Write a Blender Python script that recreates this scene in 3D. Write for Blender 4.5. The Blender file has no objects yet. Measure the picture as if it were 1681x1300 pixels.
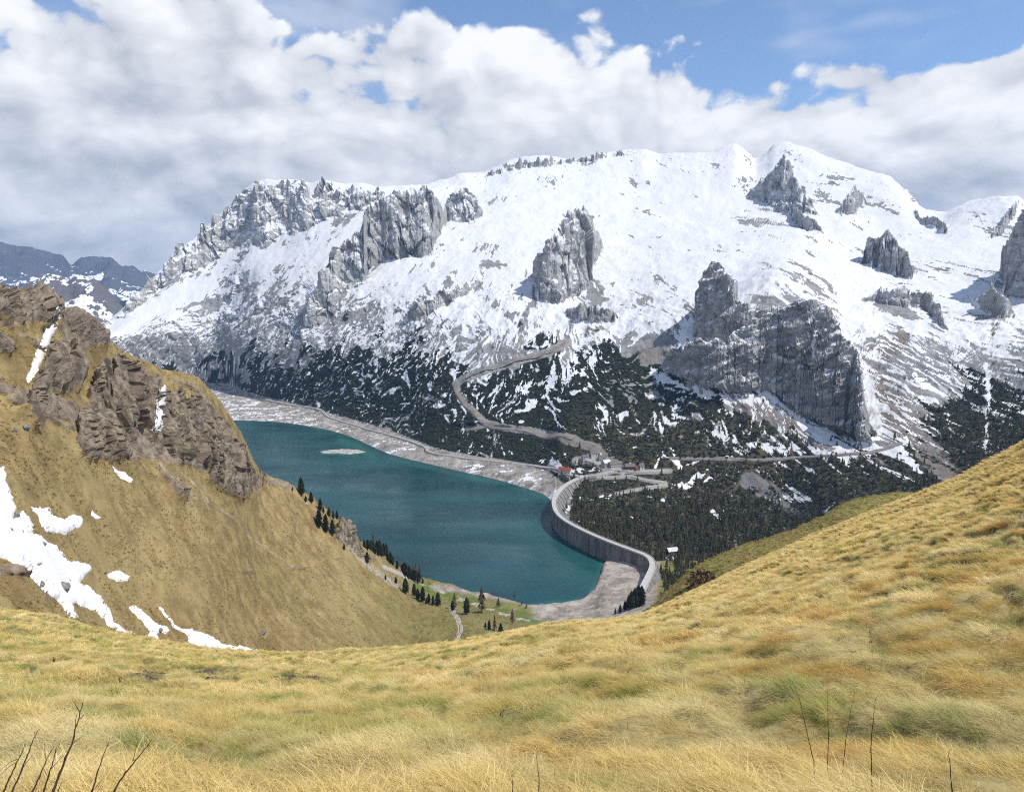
import bpy, math, random
import numpy as np
from mathutils import Vector

random.seed(7); RNG = np.random.default_rng(11)
SC = bpy.context.scene
COL = SC.collection

# ------------------------------------------------------------------ camera
FPX, CX, CY, PITCH = 1200.0, 840.5, 650.0, math.atan(170.0 / 1200.0)
cam_d = bpy.data.cameras.new("camera"); cam = bpy.data.objects.new("camera", cam_d); COL.objects.link(cam)
cam.location = (0, 0, 0); cam.rotation_euler = (math.pi / 2 - PITCH, 0, 0)
cam_d.sensor_fit = 'HORIZONTAL'; cam_d.sensor_width = 36.0; cam_d.lens = 36.0 * FPX / 1681.0
cam_d.clip_start = 0.05; cam_d.clip_end = 90000
SC.camera = cam

# ------------------------------------------------------------------ node helper
class NT:
    def __init__(s, tree): s.t = tree; s.n = tree.nodes; s.l = tree.links
    def add(s, typ, **kw):
        nd = s.n.new(typ)
        for k, v in kw.items(): setattr(nd, k, v)
        return nd
    def put(s, sock, v):
        if isinstance(v, bpy.types.NodeSocket): s.l.new(v, sock)
        elif v is not None:
            try: sock.default_value = v
            except Exception:
                sock.default_value = (v, v, v) if not hasattr(v, '__len__') else tuple(v) + (1,)
    def m(s, op, a, b=None, c=None, clamp=False):
        nd = s.add('ShaderNodeMath', operation=op); nd.use_clamp = clamp
        s.put(nd.inputs[0], a)
        if b is not None: s.put(nd.inputs[1], b)
        if c is not None: s.put(nd.inputs[2], c)
        return nd.outputs[0]
    def v(s, op, a, b=None, scale=None):
        nd = s.add('ShaderNodeVectorMath', operation=op); s.put(nd.inputs[0], a)
        if b is not None: s.put(nd.inputs[1], b)
        if scale is not None: s.put(nd.inputs['Scale'], scale)
        return nd.outputs['Value'] if op in ('LENGTH', 'DOT_PRODUCT') else nd.outputs[0]
    def noise(s, vec, scale, detail=4, rough=.55, dist=0.0, out='Fac'):
        nd = s.add('ShaderNodeTexNoise'); nd.noise_dimensions = '3D'
        s.put(nd.inputs['Vector'], vec); s.put(nd.inputs['Scale'], scale); s.put(nd.inputs['Detail'], detail)
        s.put(nd.inputs['Roughness'], rough); s.put(nd.inputs['Distortion'], dist)
        return nd.outputs[out]
    def voro(s, vec, scale, detail=0, rough=.5, feature='F1', out='Distance'):
        nd = s.add('ShaderNodeTexVoronoi'); nd.feature = feature
        s.put(nd.inputs['Vector'], vec); s.put(nd.inputs['Scale'], scale)
        if 'Detail' in nd.inputs: s.put(nd.inputs['Detail'], detail); s.put(nd.inputs['Roughness'], rough)
        return nd.outputs[out]
    def mix(s, f, a, b):
        nd = s.add('ShaderNodeMix', data_type='RGBA'); s.put(nd.inputs[0], f)
        s.put(nd.inputs[6], col4(a)); s.put(nd.inputs[7], col4(b)); return nd.outputs[2]
    def step(s, x, lo, hi):
        nd = s.add('ShaderNodeMapRange', interpolation_type='SMOOTHSTEP'); s.put(nd.inputs[0], x)
        s.put(nd.inputs[1], lo); s.put(nd.inputs[2], hi); return nd.outputs[0]
    def lin(s, x, lo, hi, a=0.0, b=1.0):
        nd = s.add('ShaderNodeMapRange'); nd.clamp = True; s.put(nd.inputs[0], x)
        s.put(nd.inputs[1], lo); s.put(nd.inputs[2], hi); s.put(nd.inputs[3], a); s.put(nd.inputs[4], b); return nd.outputs[0]
    def attr(s, name, typ='GEOMETRY', out='Fac'):
        nd = s.add('ShaderNodeAttribute'); nd.attribute_name = name; nd.attribute_type = typ; return nd.outputs[out]
    def bump(s, h, strength, dist):
        nd = s.add('ShaderNodeBump'); s.put(nd.inputs['Strength'], strength); s.put(nd.inputs['Distance'], dist)
        s.put(nd.inputs['Height'], h); return nd.outputs[0]
def col4(c):
    if isinstance(c, bpy.types.NodeSocket): return c
    return tuple(c) + (1,) if len(c) == 3 else tuple(c)

# ------------------------------------------------------------------ sky, sun, exposure
SUN_AZ, SUN_EL = math.radians(110), math.radians(56)      # azimuth measured from +Y towards +X
SUN_DIR = Vector((math.sin(SUN_AZ) * math.cos(SUN_EL), math.cos(SUN_AZ) * math.cos(SUN_EL), math.sin(SUN_EL)))
sun_d = bpy.data.lights.new("sun", 'SUN'); sun_d.energy = 3.4; sun_d.angle = math.radians(0.53); sun_d.color = (1.0, .955, .88)
sun = bpy.data.objects.new("sun", sun_d); COL.objects.link(sun)
sun.rotation_euler = (-SUN_DIR).to_track_quat('-Z', 'Y').to_euler(); sun.location = (0, 0, 2500)
SC.view_settings.view_transform = 'Standard'; SC.view_settings.look = 'None'
SC.view_settings.exposure = 0.42; SC.view_settings.gamma = 1.0; SC.view_settings.use_curve_mapping = False
SC.render.engine = 'CYCLES'
SC.cycles.max_bounces = 4; SC.cycles.diffuse_bounces = 2; SC.cycles.glossy_bounces = 2; SC.cycles.transmission_bounces = 2
SC.cycles.volume_bounces = 0; SC.cycles.transparent_max_bounces = 4
SC.cycles.use_denoising = False; SC.cycles.use_adaptive_sampling = True; SC.cycles.adaptive_threshold = .018; SC.cycles.adaptive_min_samples = 48; SC.cycles.filter_width = 1.1

def px_dir(px, py):
    px = np.asarray(px, float); py = np.asarray(py, float)
    cp, sp = math.cos(PITCH), math.sin(PITCH)
    a = px - CX; b = CY - py
    dx = a; dy = FPX * cp + b * sp; dz = -FPX * sp + b * cp
    return np.arctan2(dx, dy), dz / np.hypot(dx, dy)
def proj(x, y, z):
    cp, sp = math.cos(PITCH), math.sin(PITCH)
    d = y * cp - z * sp; u = y * sp + z * cp
    d = np.where(np.abs(d) < 1e-6, 1e-6, d)
    return CX + FPX * x / d, CY - FPX * u / d

WORLD = bpy.data.worlds.new("World"); SC.world = WORLD; WORLD.use_nodes = True
def build_world():
    t = WORLD.node_tree; t.nodes.clear(); w = NT(t)
    tc = w.add('ShaderNodeTexCoord'); dirv = w.v('NORMALIZE', tc.outputs['Generated'])
    sp = w.add('ShaderNodeSeparateXYZ'); w.put(sp.inputs[0], dirv)
    hor = w.m('SQRT', w.m('ADD', w.m('MULTIPLY', sp.outputs[0], sp.outputs[0]), w.m('MULTIPLY', sp.outputs[1], sp.outputs[1])))
    u = w.m('ARCTAN2', sp.outputs[0], sp.outputs[1]); v = w.m('DIVIDE', sp.outputs[2], w.m('MAXIMUM', hor, .02))
    def blobs(lst):
        acc = None
        for (bx, by, rx, ry, am) in lst:
            th, te = px_dir(bx, by); a = w.m('MULTIPLY_ADD', u, FPX / rx, float(-th * FPX / rx)); b = w.m('MULTIPLY_ADD', v, FPX / ry, float(-te * FPX / ry))
            q = w.m('MULTIPLY_ADD', a, a, w.m('MULTIPLY', b, b)); e = w.m('MULTIPLY', w.m('EXPONENT', w.m('MULTIPLY', q, -1.0)), am)
            acc = e if acc is None else w.m('ADD', acc, e)
        return acc
    # cumulus banks (+) and blue openings (-): (px, py, rx, ry, amount)
    bank = blobs([(960, 165, 180, 120, .45), (1270, 235, 230, 78, .42), (1560, 215, 210, 80, .42), (1650, 122, 80, 30, .46), (1405, 126, 42, 22, .46), (1480, 150, 50, 30, .25), (500, 210, 460, 150, .42), (120, 130, 260, 170, .36), (760, 60, 120, 50, .16),
                  (1330, 50, 230, 62, -.34), (1600, 45, 150, 42, -.28), (620, -10, 230, 46, -.42), (860, -5, 110, 30, -.30), (0, 72, 24, 40, -.28), (1330, 150, 70, 24, -.20), (1590, 172, 16, 12, -.40), (310, 100, 40, 40, -.08)])
    ve = w.m('MULTIPLY', w.m('ARCTANGENT', w.m('MULTIPLY', v, 1.5)), 1.1)
    cmb = w.add('ShaderNodeCombineXYZ'); w.put(cmb.inputs[0], u); w.put(cmb.inputs[1], ve); w.put(cmb.inputs[2], 0.0); p = cmb.outputs[0]
    def noise2(vec, scale, detail, rough, out='Fac'):
        nd = w.add('ShaderNodeTexNoise'); nd.noise_dimensions = '2D'; w.put(nd.inputs['Vector'], vec); w.put(nd.inputs['Scale'], scale); w.put(nd.inputs['Detail'], detail); w.put(nd.inputs['Roughness'], rough); return nd.outputs[out]
    def voro2(vec, scale, detail):
        nd = w.add('ShaderNodeTexVoronoi'); nd.voronoi_dimensions = '2D'; w.put(nd.inputs['Vector'], vec); w.put(nd.inputs['Scale'], scale); w.put(nd.inputs['Detail'], detail); w.put(nd.inputs['Roughness'], .55); return nd.outputs['Distance']
    wc = w.add('ShaderNodeCombineXYZ'); w.put(wc.inputs[0], w.m('SUBTRACT', noise2(p, 5.0, 3, .55), .5)); w.put(wc.inputs[1], w.m('SUBTRACT', noise2(w.v('ADD', p, (7.3, 2.1, 0)), 5.0, 3, .55), .5)); pw = w.v('ADD', p, w.v('SCALE', wc.outputs[0], scale=.07))
    def dens(q, dv, dn):
        b = w.m('MULTIPLY', w.m('SUBTRACT', .45, voro2(q, 11.0, dv)), .42)
        return w.m('ADD', b, w.m('MULTIPLY', w.m('SUBTRACT', noise2(q, 6.5, dn, .60), .5), 1.05))
    d0 = dens(pw, 2, 9); d1 = dens(w.v('ADD', pw, (.010, .017, 0)), 2, 4); d2 = dens(w.v('ADD', pw, (.022, .050, 0)), 0, 2)
    D = w.m('ADD', w.m('ADD', d0, bank), w.lin(w.m('ADD', v, w.m('MULTIPLY', u, .03)), .10, .24, .50, .07))
    cover = w.step(D, .02, .20)
    veil = w.m('MULTIPLY', w.step(noise2(w.v('MULTIPLY', p, (1, 2.2, 1)), 3.0, 3, .6), .42, .75), .45)
    cover = w.m('MAXIMUM', cover, veil)
    grey = blobs([(200, 118, 130, 50, .28), (110, 262, 260, 24, .26), (300, 335, 170, 60, .22), (560, 238, 200, 26, .16), (800, 252, 260, 26, .16), (1480, 285, 260, 40, .20), (60, 380, 160, 30, .18), (1130, 262, 120, 26, .08), (420, 60, 60, 40, .05),
                  (960, 110, 150, 70, -.20), (1250, 185, 150, 40, -.12), (1560, 190, 160, 45, -.14), (110, 300, 90, 30, -.12)])
    lit = w.m('ADD', .80, w.m('ADD', w.m('MULTIPLY', w.m('SUBTRACT', d0, d1), 1.3), w.m('MULTIPLY', w.m('SUBTRACT', d1, d2), 1.05)))
    lit = w.m('SUBTRACT', lit, w.m('MULTIPLY', w.lin(v, .26, .05), .04))
    lit = w.m('SUBTRACT', lit, grey, clamp=True)
    S = 10.0
    ccol = w.mix(lit, (.40 * S, .425 * S, .475 * S), (.82 * S, .82 * S, .825 * S))
    sky = w.add('ShaderNodeTexSky'); sky.sky_type = 'NISHITA'; sky.sun_disc = False
    sky.sun_elevation = SUN_EL; sky.sun_rotation = SUN_AZ; sky.altitude = 2400; sky.air_density = 1.0; sky.dust_density = .3; sky.ozone_density = 2.0
    colr = w.mix(cover, w.v('SCALE', sky.outputs[0], scale=1.35), ccol)
    bg = w.add('ShaderNodeBackground'); w.put(bg.inputs[0], colr); bg.inputs[1].default_value = .1
    out = w.add('ShaderNodeOutputWorld'); t.links.new(bg.outputs[0], out.inputs[0])
    WORLD.cycles.sampling_method = 'MANUAL'; WORLD.cycles.sample_map_resolution = 256
build_world()

# ------------------------------------------------------------------ numpy noise
PERM = np.random.default_rng(3).permutation(256).astype(np.int32); PERM = np.concatenate([PERM, PERM, PERM])
GA = np.random.default_rng(4).uniform(0, 2 * np.pi, 256); GX2, GY2 = np.cos(GA).astype(np.float32), np.sin(GA).astype(np.float32)
_g3 = np.random.default_rng(5).normal(size=(256, 3)); G3 = (_g3 / np.linalg.norm(_g3, axis=1)[:, None]).astype(np.float32)
def n2(x, y, seed=0):
    x = np.asarray(x, np.float64); y = np.asarray(y, np.float64)
    xi = np.floor(x); yi = np.floor(y); fx = (x - xi).astype(np.float32); fy = (y - yi).astype(np.float32)
    xi = (xi.astype(np.int64) + seed * 37).astype(np.int64); yi = yi.astype(np.int64) + seed * 91
    x0 = xi & 255; x1 = (xi + 1) & 255; y0 = yi & 255; y1 = (yi + 1) & 255
    ux = fx * fx * fx * (fx * (fx * 6 - 15) + 10); uy = fy * fy * fy * (fy * (fy * 6 - 15) + 10)
    def gr(a, b, dx, dy):
        h = PERM[PERM[a] + b]; return GX2[h] * dx + GY2[h] * dy
    a = gr(x0, y0, fx, fy); b = gr(x1, y0, fx - 1, fy); c = gr(x0, y1, fx, fy - 1); d = gr(x1, y1, fx - 1, fy - 1)
    return 1.45 * ((a + (b - a) * ux) * (1 - uy) + (c + (d - c) * ux) * uy)
def n3(x, y, z, seed=0):
    P = []
    for q, k in ((x, 17), (y, 53), (z, 29)):
        q = np.asarray(q, np.float64); i = np.floor(q); f = (q - i).astype(np.float32); i = i.astype(np.int64) + seed * k
        P.append((i & 255, (i + 1) & 255, f, f * f * f * (f * (f * 6 - 15) + 10)))
    (x0, x1, fx, ux), (y0, y1, fy, uy), (z0, z1, fz, uz) = P
    def gr(a, b, c, dx, dy, dz):
        h = PERM[PERM[PERM[a] + b] + c]; return G3[h, 0] * dx + G3[h, 1] * dy + G3[h, 2] * dz
    def pl(c, dz):
        a = gr(x0, y0, c, fx, fy, dz); b = gr(x1, y0, c, fx - 1, fy, dz); e = gr(x0, y1, c, fx, fy - 1, dz); d = gr(x1, y1, c, fx - 1, fy - 1, dz)
        return (a + (b - a) * ux) * (1 - uy) + (e + (d - e) * ux) * uy
    a = pl(z0, fz); b = pl(z1, fz - 1)
    return 1.5 * (a + (b - a) * uz)
def fbm(x, y, o=5, g=.5, seed=0):
    s = 0; a = 1.0; f = 1.0; t = 0
    for k in range(o): s = s + a * n2(x * f, y * f, seed + k * 3); t += a * a; a *= g; f *= 2.03
    return s / math.sqrt(t)
def ridged(x, y, o=5, g=.5, seed=0):
    s = 0; a = 1.0; f = 1.0; t = 0
    for k in range(o): s = s + a * (1 - 2 * np.abs(n2(x * f, y * f, seed + k * 3))); t += a; a *= g; f *= 2.03
    return s / t
def fbm3(x, y, z, o=4, g=.5, seed=0, rid=False):
    s = 0; a = 1.0; f = 1.0; t = 0
    for k in range(o):
        q = n3(x * f, y * f, z * f, seed + k * 3)
        s = s + a * ((1 - 2 * np.abs(q)) if rid else q); t += a; a *= g; f *= 2.03
    return s / t
def worley(x, y, seed=0):
    xi = np.floor(x).astype(np.int64); yi = np.floor(y).astype(np.int64); d1 = np.full(np.shape(x), 9.0); cid = np.zeros(np.shape(x), np.int64)
    for i in (-1, 0, 1):
        for j in (-1, 0, 1):
            a = (xi + i + seed * 13) & 255; b = (yi + j + seed * 7) & 255; h = PERM[PERM[a] + b]; h2 = PERM[h + 97]
            dx = xi + i + (h / 255.0) - x; dy = yi + j + (h2 / 255.0) - y; d = dx * dx + dy * dy
            cid = np.where(d < d1, h * 256 + h2, cid); d1 = np.minimum(d, d1)
    return np.sqrt(d1), cid
def gblur(a, nx, ny):
    for _ in range(2):
        for ax, n in ((0, nx), (1, ny)):
            k = 2 * n + 1; pad = [(0, 0), (0, 0)]; pad[ax] = (n + 1, n); q = np.cumsum(np.pad(a, pad, mode='edge'), axis=ax)
            a = (np.take(q, np.arange(k, q.shape[ax]), ax) - np.take(q, np.arange(0, q.shape[ax] - k), ax)) / k
    return a
def band(px, py, pts, w):
    xs = [q[0] for q in pts]; ys = [q[1] for q in pts]; m = 3 * w + 1
    bb = (px > min(xs) - m) & (px < max(xs) + m) & (py > min(ys) - m) & (py < max(ys) + m); out = np.zeros(px.shape)
    if bb.any(): out[bb] = np.exp(-(pdist(px[bb], py[bb], pts) / w) ** 2)
    return out
def facets(x, y, z, sc, zs, seed, lean=0.0):
    """angular blocks: every cell is a tilted plane"""
    x = x / sc + lean * z / sc; y = y / sc; z = z / zs
    i0 = [np.floor(q).astype(np.int64) for q in (x, y, z)]; f1 = np.full(x.shape, 9.0); f2 = f1.copy(); out = np.zeros(x.shape)
    for i in (-1, 0, 1):
        for j in (-1, 0, 1):
            for k in (-1, 0, 1):
                a = PERM[PERM[PERM[(i0[0] + i + seed * 13) & 255] + ((i0[1] + j) & 255)] + ((i0[2] + k) & 255)]; b = PERM[a + 71]; c = PERM[a + 151]
                dx = i0[0] + i + a / 255.0 - x; dy = i0[1] + j + b / 255.0 - y; dz = i0[2] + k + c / 255.0 - z; d = dx * dx + dy * dy + dz * dz
                g = G3[PERM[a + 31]]; nw = d < f1; f2 = np.where(nw, f1, np.minimum(f2, d))
                out = np.where(nw, .5 * (PERM[a + 11] / 255.0 - .5) + 1.0 * (g[..., 0] * dx + g[..., 1] * dy + g[..., 2] * dz), out); f1 = np.where(nw, d, f1)
    return out - .12 * np.exp(-((np.sqrt(f2) - np.sqrt(f1)) / .06) ** 2)
def sst(x, a, b):
    t = np.clip((x - a) / (b - a), 0, 1); return t * t * (3 - 2 * t)
def unif(n): return .5 * (1 + np.tanh(3.6 * n))      # noise -> roughly uniform 0..1
def interp(x, pts): pts = np.asarray(pts, float); return np.interp(x, pts[:, 0], pts[:, 1])

def pchip_cols(xk, yk, x):
    """xk,yk: (J,K); x: (J,N)."""
    h = np.diff(xk, axis=1); h = np.maximum(h, 1e-9); dl = np.diff(yk, axis=1) / h
    m = np.zeros_like(yk); w1 = 2 * h[:, 1:] + h[:, :-1]; w2 = h[:, 1:] + 2 * h[:, :-1]
    pr = dl[:, :-1] * dl[:, 1:]; ok = pr > 0
    den = w1 / np.where(ok, dl[:, :-1], 1) + w2 / np.where(ok, dl[:, 1:], 1)
    m[:, 1:-1] = np.where(ok, (w1 + w2) / np.where(ok, den, 1), 0); m[:, 0] = dl[:, 0]; m[:, -1] = dl[:, -1]
    K = xk.shape[1]; idx = np.zeros(x.shape, np.int64)
    for k in range(1, K - 1): idx += x >= xk[:, k:k + 1]
    tk = lambda a: np.take_along_axis(a, idx, 1)
    hh = tk(h); t = np.clip((x - tk(xk[:, :-1])) / hh, 0, 1); t2 = t * t; t3 = t2 * t
    return (2 * t3 - 3 * t2 + 1) * tk(yk[:, :-1]) + (t3 - 2 * t2 + t) * hh * tk(m[:, :-1]) + (-2 * t3 + 3 * t2) * tk(yk[:, 1:]) + (t3 - t2) * hh * tk(m[:, 1:])
def pchip1(xk, yk, x):
    xk = np.asarray(xk, float)[None]; yk = np.asarray(yk, float)[None]; return pchip_cols(xk, yk, np.clip(x, xk[0, 0], xk[0, -1])[None])[0]

# ------------------------------------------------------------------ mesh helpers
def grid_faces(J, N):
    a = (np.arange(J - 1)[:, None] * N + np.arange(N - 1)[None]).ravel()
    return np.stack([a, a + N, a + N + 1, a + 1], 1)[:, [0, 1, 2, 3]]
def np_mesh(name, V, F, attrs=None, smooth=True, tri=False):
    me = bpy.data.meshes.new(name); V = np.asarray(V, np.float32); F = np.asarray(F, np.int32); k = F.shape[1]
    me.vertices.add(len(V)); me.vertices.foreach_set('co', V.ravel())
    me.loops.add(F.size); me.loops.foreach_set('vertex_index', F.ravel())
    me.polygons.add(len(F)); me.polygons.foreach_set('loop_start', np.arange(len(F), dtype=np.int32) * k)
    me.polygons.foreach_set('loop_total', np.full(len(F), k, np.int32))
    me.polygons.foreach_set('use_smooth', np.full(len(F), smooth, bool))
    for an, av in (attrs or {}).items():
        at = me.attributes.new(an, 'FLOAT', 'POINT'); at.data.foreach_set('value', np.ascontiguousarray(av, np.float32).ravel())
    me.update(calc_edges=True); me.validate(); return me
def pd_mesh(name, V, F, smooth=False):
    me = bpy.data.meshes.new(name); me.from_pydata([tuple(map(float, v)) for v in V], [], [tuple(map(int, f)) for f in F])
    if smooth:
        for p in me.polygons: p.use_smooth = True
    me.update(); return me
def link(name, me, mat=None, parent=None, label=None, cat=None, group=None, kind=None, loc=None, rotz=None):
    o = bpy.data.objects.new(name, me); COL.objects.link(o)
    if me is not None and mat is not None and not me.materials:
        for mm in (mat if isinstance(mat, (list, tuple)) else [mat]): me.materials.append(mm)
    if parent is not None: o.parent = parent
    if loc is not None: o.location = loc
    if rotz is not None: o.rotation_euler = (0, 0, rotz)
    tag(o, label, cat, group, kind); return o
def tag(o, label=None, cat=None, group=None, kind=None):
    if label: o['label'] = label
    if cat: o['category'] = cat
    if group: o['group'] = group
    if kind: o['kind'] = kind
def submesh(V, F, fm, attrs, name, smooth=True):
    f = F[fm]; used, inv = np.unique(f, return_inverse=True)
    return np_mesh(name, V[used], inv.reshape(f.shape), {k: a[used] for k, a in attrs.items()}, smooth)

# ------------------------------------------------------------------ terrain layers
class Layer:
    """A height field sampled on fans of azimuth and distance, so that near ground is finer than far ground."""
    def __init__(s, px0, px1, J):
        s.th = np.linspace(float(px_dir(px0, 480)[0]), float(px_dir(px1, 480)[0]), J); s.J = J
    def stations(s, lines, pre=None, post=None):
        """lines: list of [(px, py, r), ...], near to far; pre/post: functions(r, te)->(r, te) lists added before/after."""
        R, T = [], []
        for ln in lines:
            a = np.array([p[:2] for p in ln], float); th, te = px_dir(a[:, 0], a[:, 1]); r = np.array([p[2] for p in ln], float)
            R.append(pchip1(th, r, s.th)); T.append(pchip1(th, te, s.th))
        if pre: pr = pre(R[0], T[0]); R = [q[0] for q in pr] + R; T = [q[1] for q in pr] + T; s.npre = len(pr)
        else: s.npre = 0
        if post: po = post(R[-1], T[-1]); R += [q[0] for q in po]; T += [q[1] for q in po]
        s.Rk = np.array(R).T; s.Tk = np.array(T).T
        for k in range(1, s.Rk.shape[1]): s.Rk[:, k] = np.maximum(s.Rk[:, k], s.Rk[:, k - 1] * 1.002)
    def dense(s, N):
        t = np.linspace(0, 1, N)[None]; s.r = s.Rk[:, :1] * (s.Rk[:, -1:] / s.Rk[:, :1]) ** t
        s.H = s.r * pchip_cols(s.Rk, s.Tk, s.r)
        s.x = s.r * np.sin(s.th)[:, None]; s.y = s.r * np.cos(s.th)[:, None]
        s.cid = np.zeros(s.r.shape, np.int16)
    def scoord(s, r):
        out = np.zeros(r.shape)
        for k in range(s.Rk.shape[1] - 1):
            out = np.where(r >= s.Rk[:, k:k + 1], k + (r - s.Rk[:, k:k + 1]) / (s.Rk[:, k + 1:k + 2] - s.Rk[:, k:k + 1]), out)
        return out - s.npre
    def cliff(s, cid, top, bot, deg=72, back=.5, jag=0.0, jf=300.0, pw=1.4):
        tp = np.array(top, float); bt = np.array(bot, float)
        tth, tte = px_dir(tp[:, 0], tp[:, 1]); bth, bte = px_dir(bt[:, 0], bt[:, 1])
        sel = np.where((s.th >= tth.min()) & (s.th <= tth.max()))[0]
        if len(sel) < 2: return
        th = s.th[sel]; tt = np.interp(th, tth, tte); tb = np.interp(th, bth, bte); tt0 = tt
        if jag:
            nz = fbm(th * jf, th * 0 + cid * 7.3, 4, .6, cid); tt = tt + jag / FPX * (nz - .3) * sst(tt - tb, 0, 12 / FPX)
            tb = tb + .45 * jag / FPX * fbm(th * jf * .6, th * 0 + cid * 3.1, 2, .5, cid + 5) * sst(tt - tb, 0, 12 / FPX)
        r = s.r[sel]; H = s.H[sel]; te = H / r
        mx = np.maximum.accumulate(te, axis=1); hit = mx >= tb[:, None]; i = np.argmax(hit, axis=1); has = hit.any(axis=1) & (tt > tb)
        rb = np.take_along_axis(r, i[:, None], 1)[:, 0]; h = rb * (tt0 - tb)
        rc = rb + np.maximum(h, .1) / math.tan(math.radians(deg)); zb = rb * tb; zc = rc * tt
        t = (r - rb[:, None]) / (rc - rb)[:, None]
        face = zb[:, None] + (zc - zb)[:, None] * (1 - (1 - np.clip(t, 0, 1)) ** pw)
        bk = zc[:, None] - back * (r - rc[:, None])
        new = np.where(t < 0, -1e9, np.where(t <= 1, face, bk)); new = np.where(has[:, None], new, -1e9)
        up = new > H
        s.cid[sel] = np.where(up & (t <= 1.6), cid, s.cid[sel]); s.H[sel] = np.maximum(H, new)
    def mesh(s, rows, wr=.15, blur=9):
        te = s.H / s.r; dr = np.diff(np.log(s.r), axis=1); dt = np.diff(te, axis=1)
        w = np.sqrt((dr * wr) ** 2 + dt ** 2)
        k = np.ones(blur) / blur; pad = np.pad(w, ((blur // 2, blur // 2), (0, 0)), mode='edge')
        cs = np.cumsum(np.vstack([np.zeros((1, w.shape[1])), pad]), axis=0); w = (cs[blur:] - cs[:-blur]) / blur
        c = np.concatenate([np.zeros((s.J, 1)), np.cumsum(w, axis=1)], axis=1); c /= c[:, -1:]
        q = np.linspace(0, 1, rows); idx = np.arange(s.r.shape[1])
        R = np.empty((s.J, rows)); Z = np.empty((s.J, rows)); C = np.empty((s.J, rows), np.int16)
        for j in range(s.J):
            f = np.interp(q, c[j], idx); R[j] = np.interp(f, idx, s.r[j]); Z[j] = np.interp(f, idx, s.H[j]); C[j] = s.cid[j][np.round(f).astype(int)]
        s.R, s.Z, s.C = R, Z, C; s.X = R * np.sin(s.th)[:, None]; s.Y = R * np.cos(s.th)[:, None]; s.rows = rows
    def normals(s):
        P = np.stack([s.X, s.Y, s.Z], -1); du = np.gradient(P, axis=0); dv = np.gradient(P, axis=1); n = np.cross(du, dv)
        n /= np.maximum(np.linalg.norm(n, axis=-1, keepdims=True), 1e-9); n *= np.sign(n[..., 2:3] + 1e-9); return n
    def soft_normals(s, nx, ny):
        n = s.normals(); n = np.stack([gblur(n[..., k], nx, ny) for k in range(3)], -1); n[..., 2] *= .35
        return n / np.maximum(np.linalg.norm(n, axis=-1, keepdims=True), 1e-9)
    def displace(s, amt, n=None):
        if n is None: n = s.normals()
        s.X = s.X + n[..., 0] * amt; s.Y = s.Y + n[..., 1] * amt; s.Z = s.Z + n[..., 2] * amt
    def finish(s):
        s.V = np.stack([s.X, s.Y, s.Z], -1).reshape(-1, 3); s.F = grid_faces(s.J, s.rows)
        s.R = np.hypot(s.X, s.Y); s.TE = s.Z / s.R; s.PX, s.PY = proj(s.X, s.Y, s.Z)
    def hit(s, px, py):
        th, te = px_dir(px, py); f = np.clip(np.interp(th, s.th, np.arange(s.J)), 0, s.J - 1); j = int(round(float(f)))
        m = np.maximum.accumulate(s.TE[j]); i = int(np.argmax(m >= te)); i = max(i, 1)
        if m[i] < te: i = s.rows - 1
        a = np.clip((te - s.TE[j, i - 1]) / max(s.TE[j, i] - s.TE[j, i - 1], 1e-9), 0, 1); r = s.R[j, i - 1] + a * (s.R[j, i] - s.R[j, i - 1])
        return Vector((r * math.sin(th), r * math.cos(th), r * te))
    def z_at(s, x, y):
        th = math.atan2(x, y); r = math.hypot(x, y); f = float(np.clip(np.interp(th, s.th, np.arange(s.J)), 0, s.J - 1.001)); j = int(f); a = f - j
        z = []
        for q in (j, j + 1):
            i = int(np.searchsorted(np.maximum.accumulate(s.R[q]), r)); i = min(max(i, 1), s.rows - 1)
            b = np.clip((r - s.R[q, i - 1]) / max(s.R[q, i] - s.R[q, i - 1], 1e-6), 0, 1); z.append(s.Z[q, i - 1] + b * (s.Z[q, i] - s.Z[q, i - 1]))
        return z[0] * (1 - a) + z[1] * a
def pdist(px, py, pts):
    """distance in picture-plane units of the vertices to a traced line, and the position along it"""
    best = np.full(px.shape, 1e9)
    for (x0, y0), (x1, y1) in zip(pts[:-1], pts[1:]):
        dx, dy = x1 - x0, y1 - y0; L = dx * dx + dy * dy + 1e-9
        t = np.clip(((px - x0) * dx + (py - y0) * dy) / L, 0, 1); best = np.minimum(best, np.hypot(px - x0 - t * dx, py - y0 - t * dy))
    return best
def inside(px, py, poly):
    c = np.zeros(px.shape, bool); n = len(poly)
    for i in range(n):
        x0, y0 = poly[i]; x1, y1 = poly[(i + 1) % n]
        if y0 == y1: continue
        c ^= ((y0 > py) != (y1 > py)) & (px < (x1 - x0) * (py - y0) / (y1 - y0) + x0)
    return c
def sdist(px, py, poly):
    d = pdist(px, py, list(poly) + [poly[0]]); return np.where(inside(px, py, poly), d, -d)

# ------------------------------------------------------------------ materials
def new_mat(name):
    m = bpy.data.materials.new(name); m.use_nodes = True; m.node_tree.nodes.clear(); n = NT(m.node_tree)
    b = n.add('ShaderNodeBsdfPrincipled'); o = n.add('ShaderNodeOutputMaterial'); m.node_tree.links.new(b.outputs[0], o.inputs[0])
    b.inputs['Roughness'].default_value = .9; b.inputs['Specular IOR Level'].default_value = .2
    return m, n, b
def pos(n): return n.add('ShaderNodeNewGeometry').outputs['Position']

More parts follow.
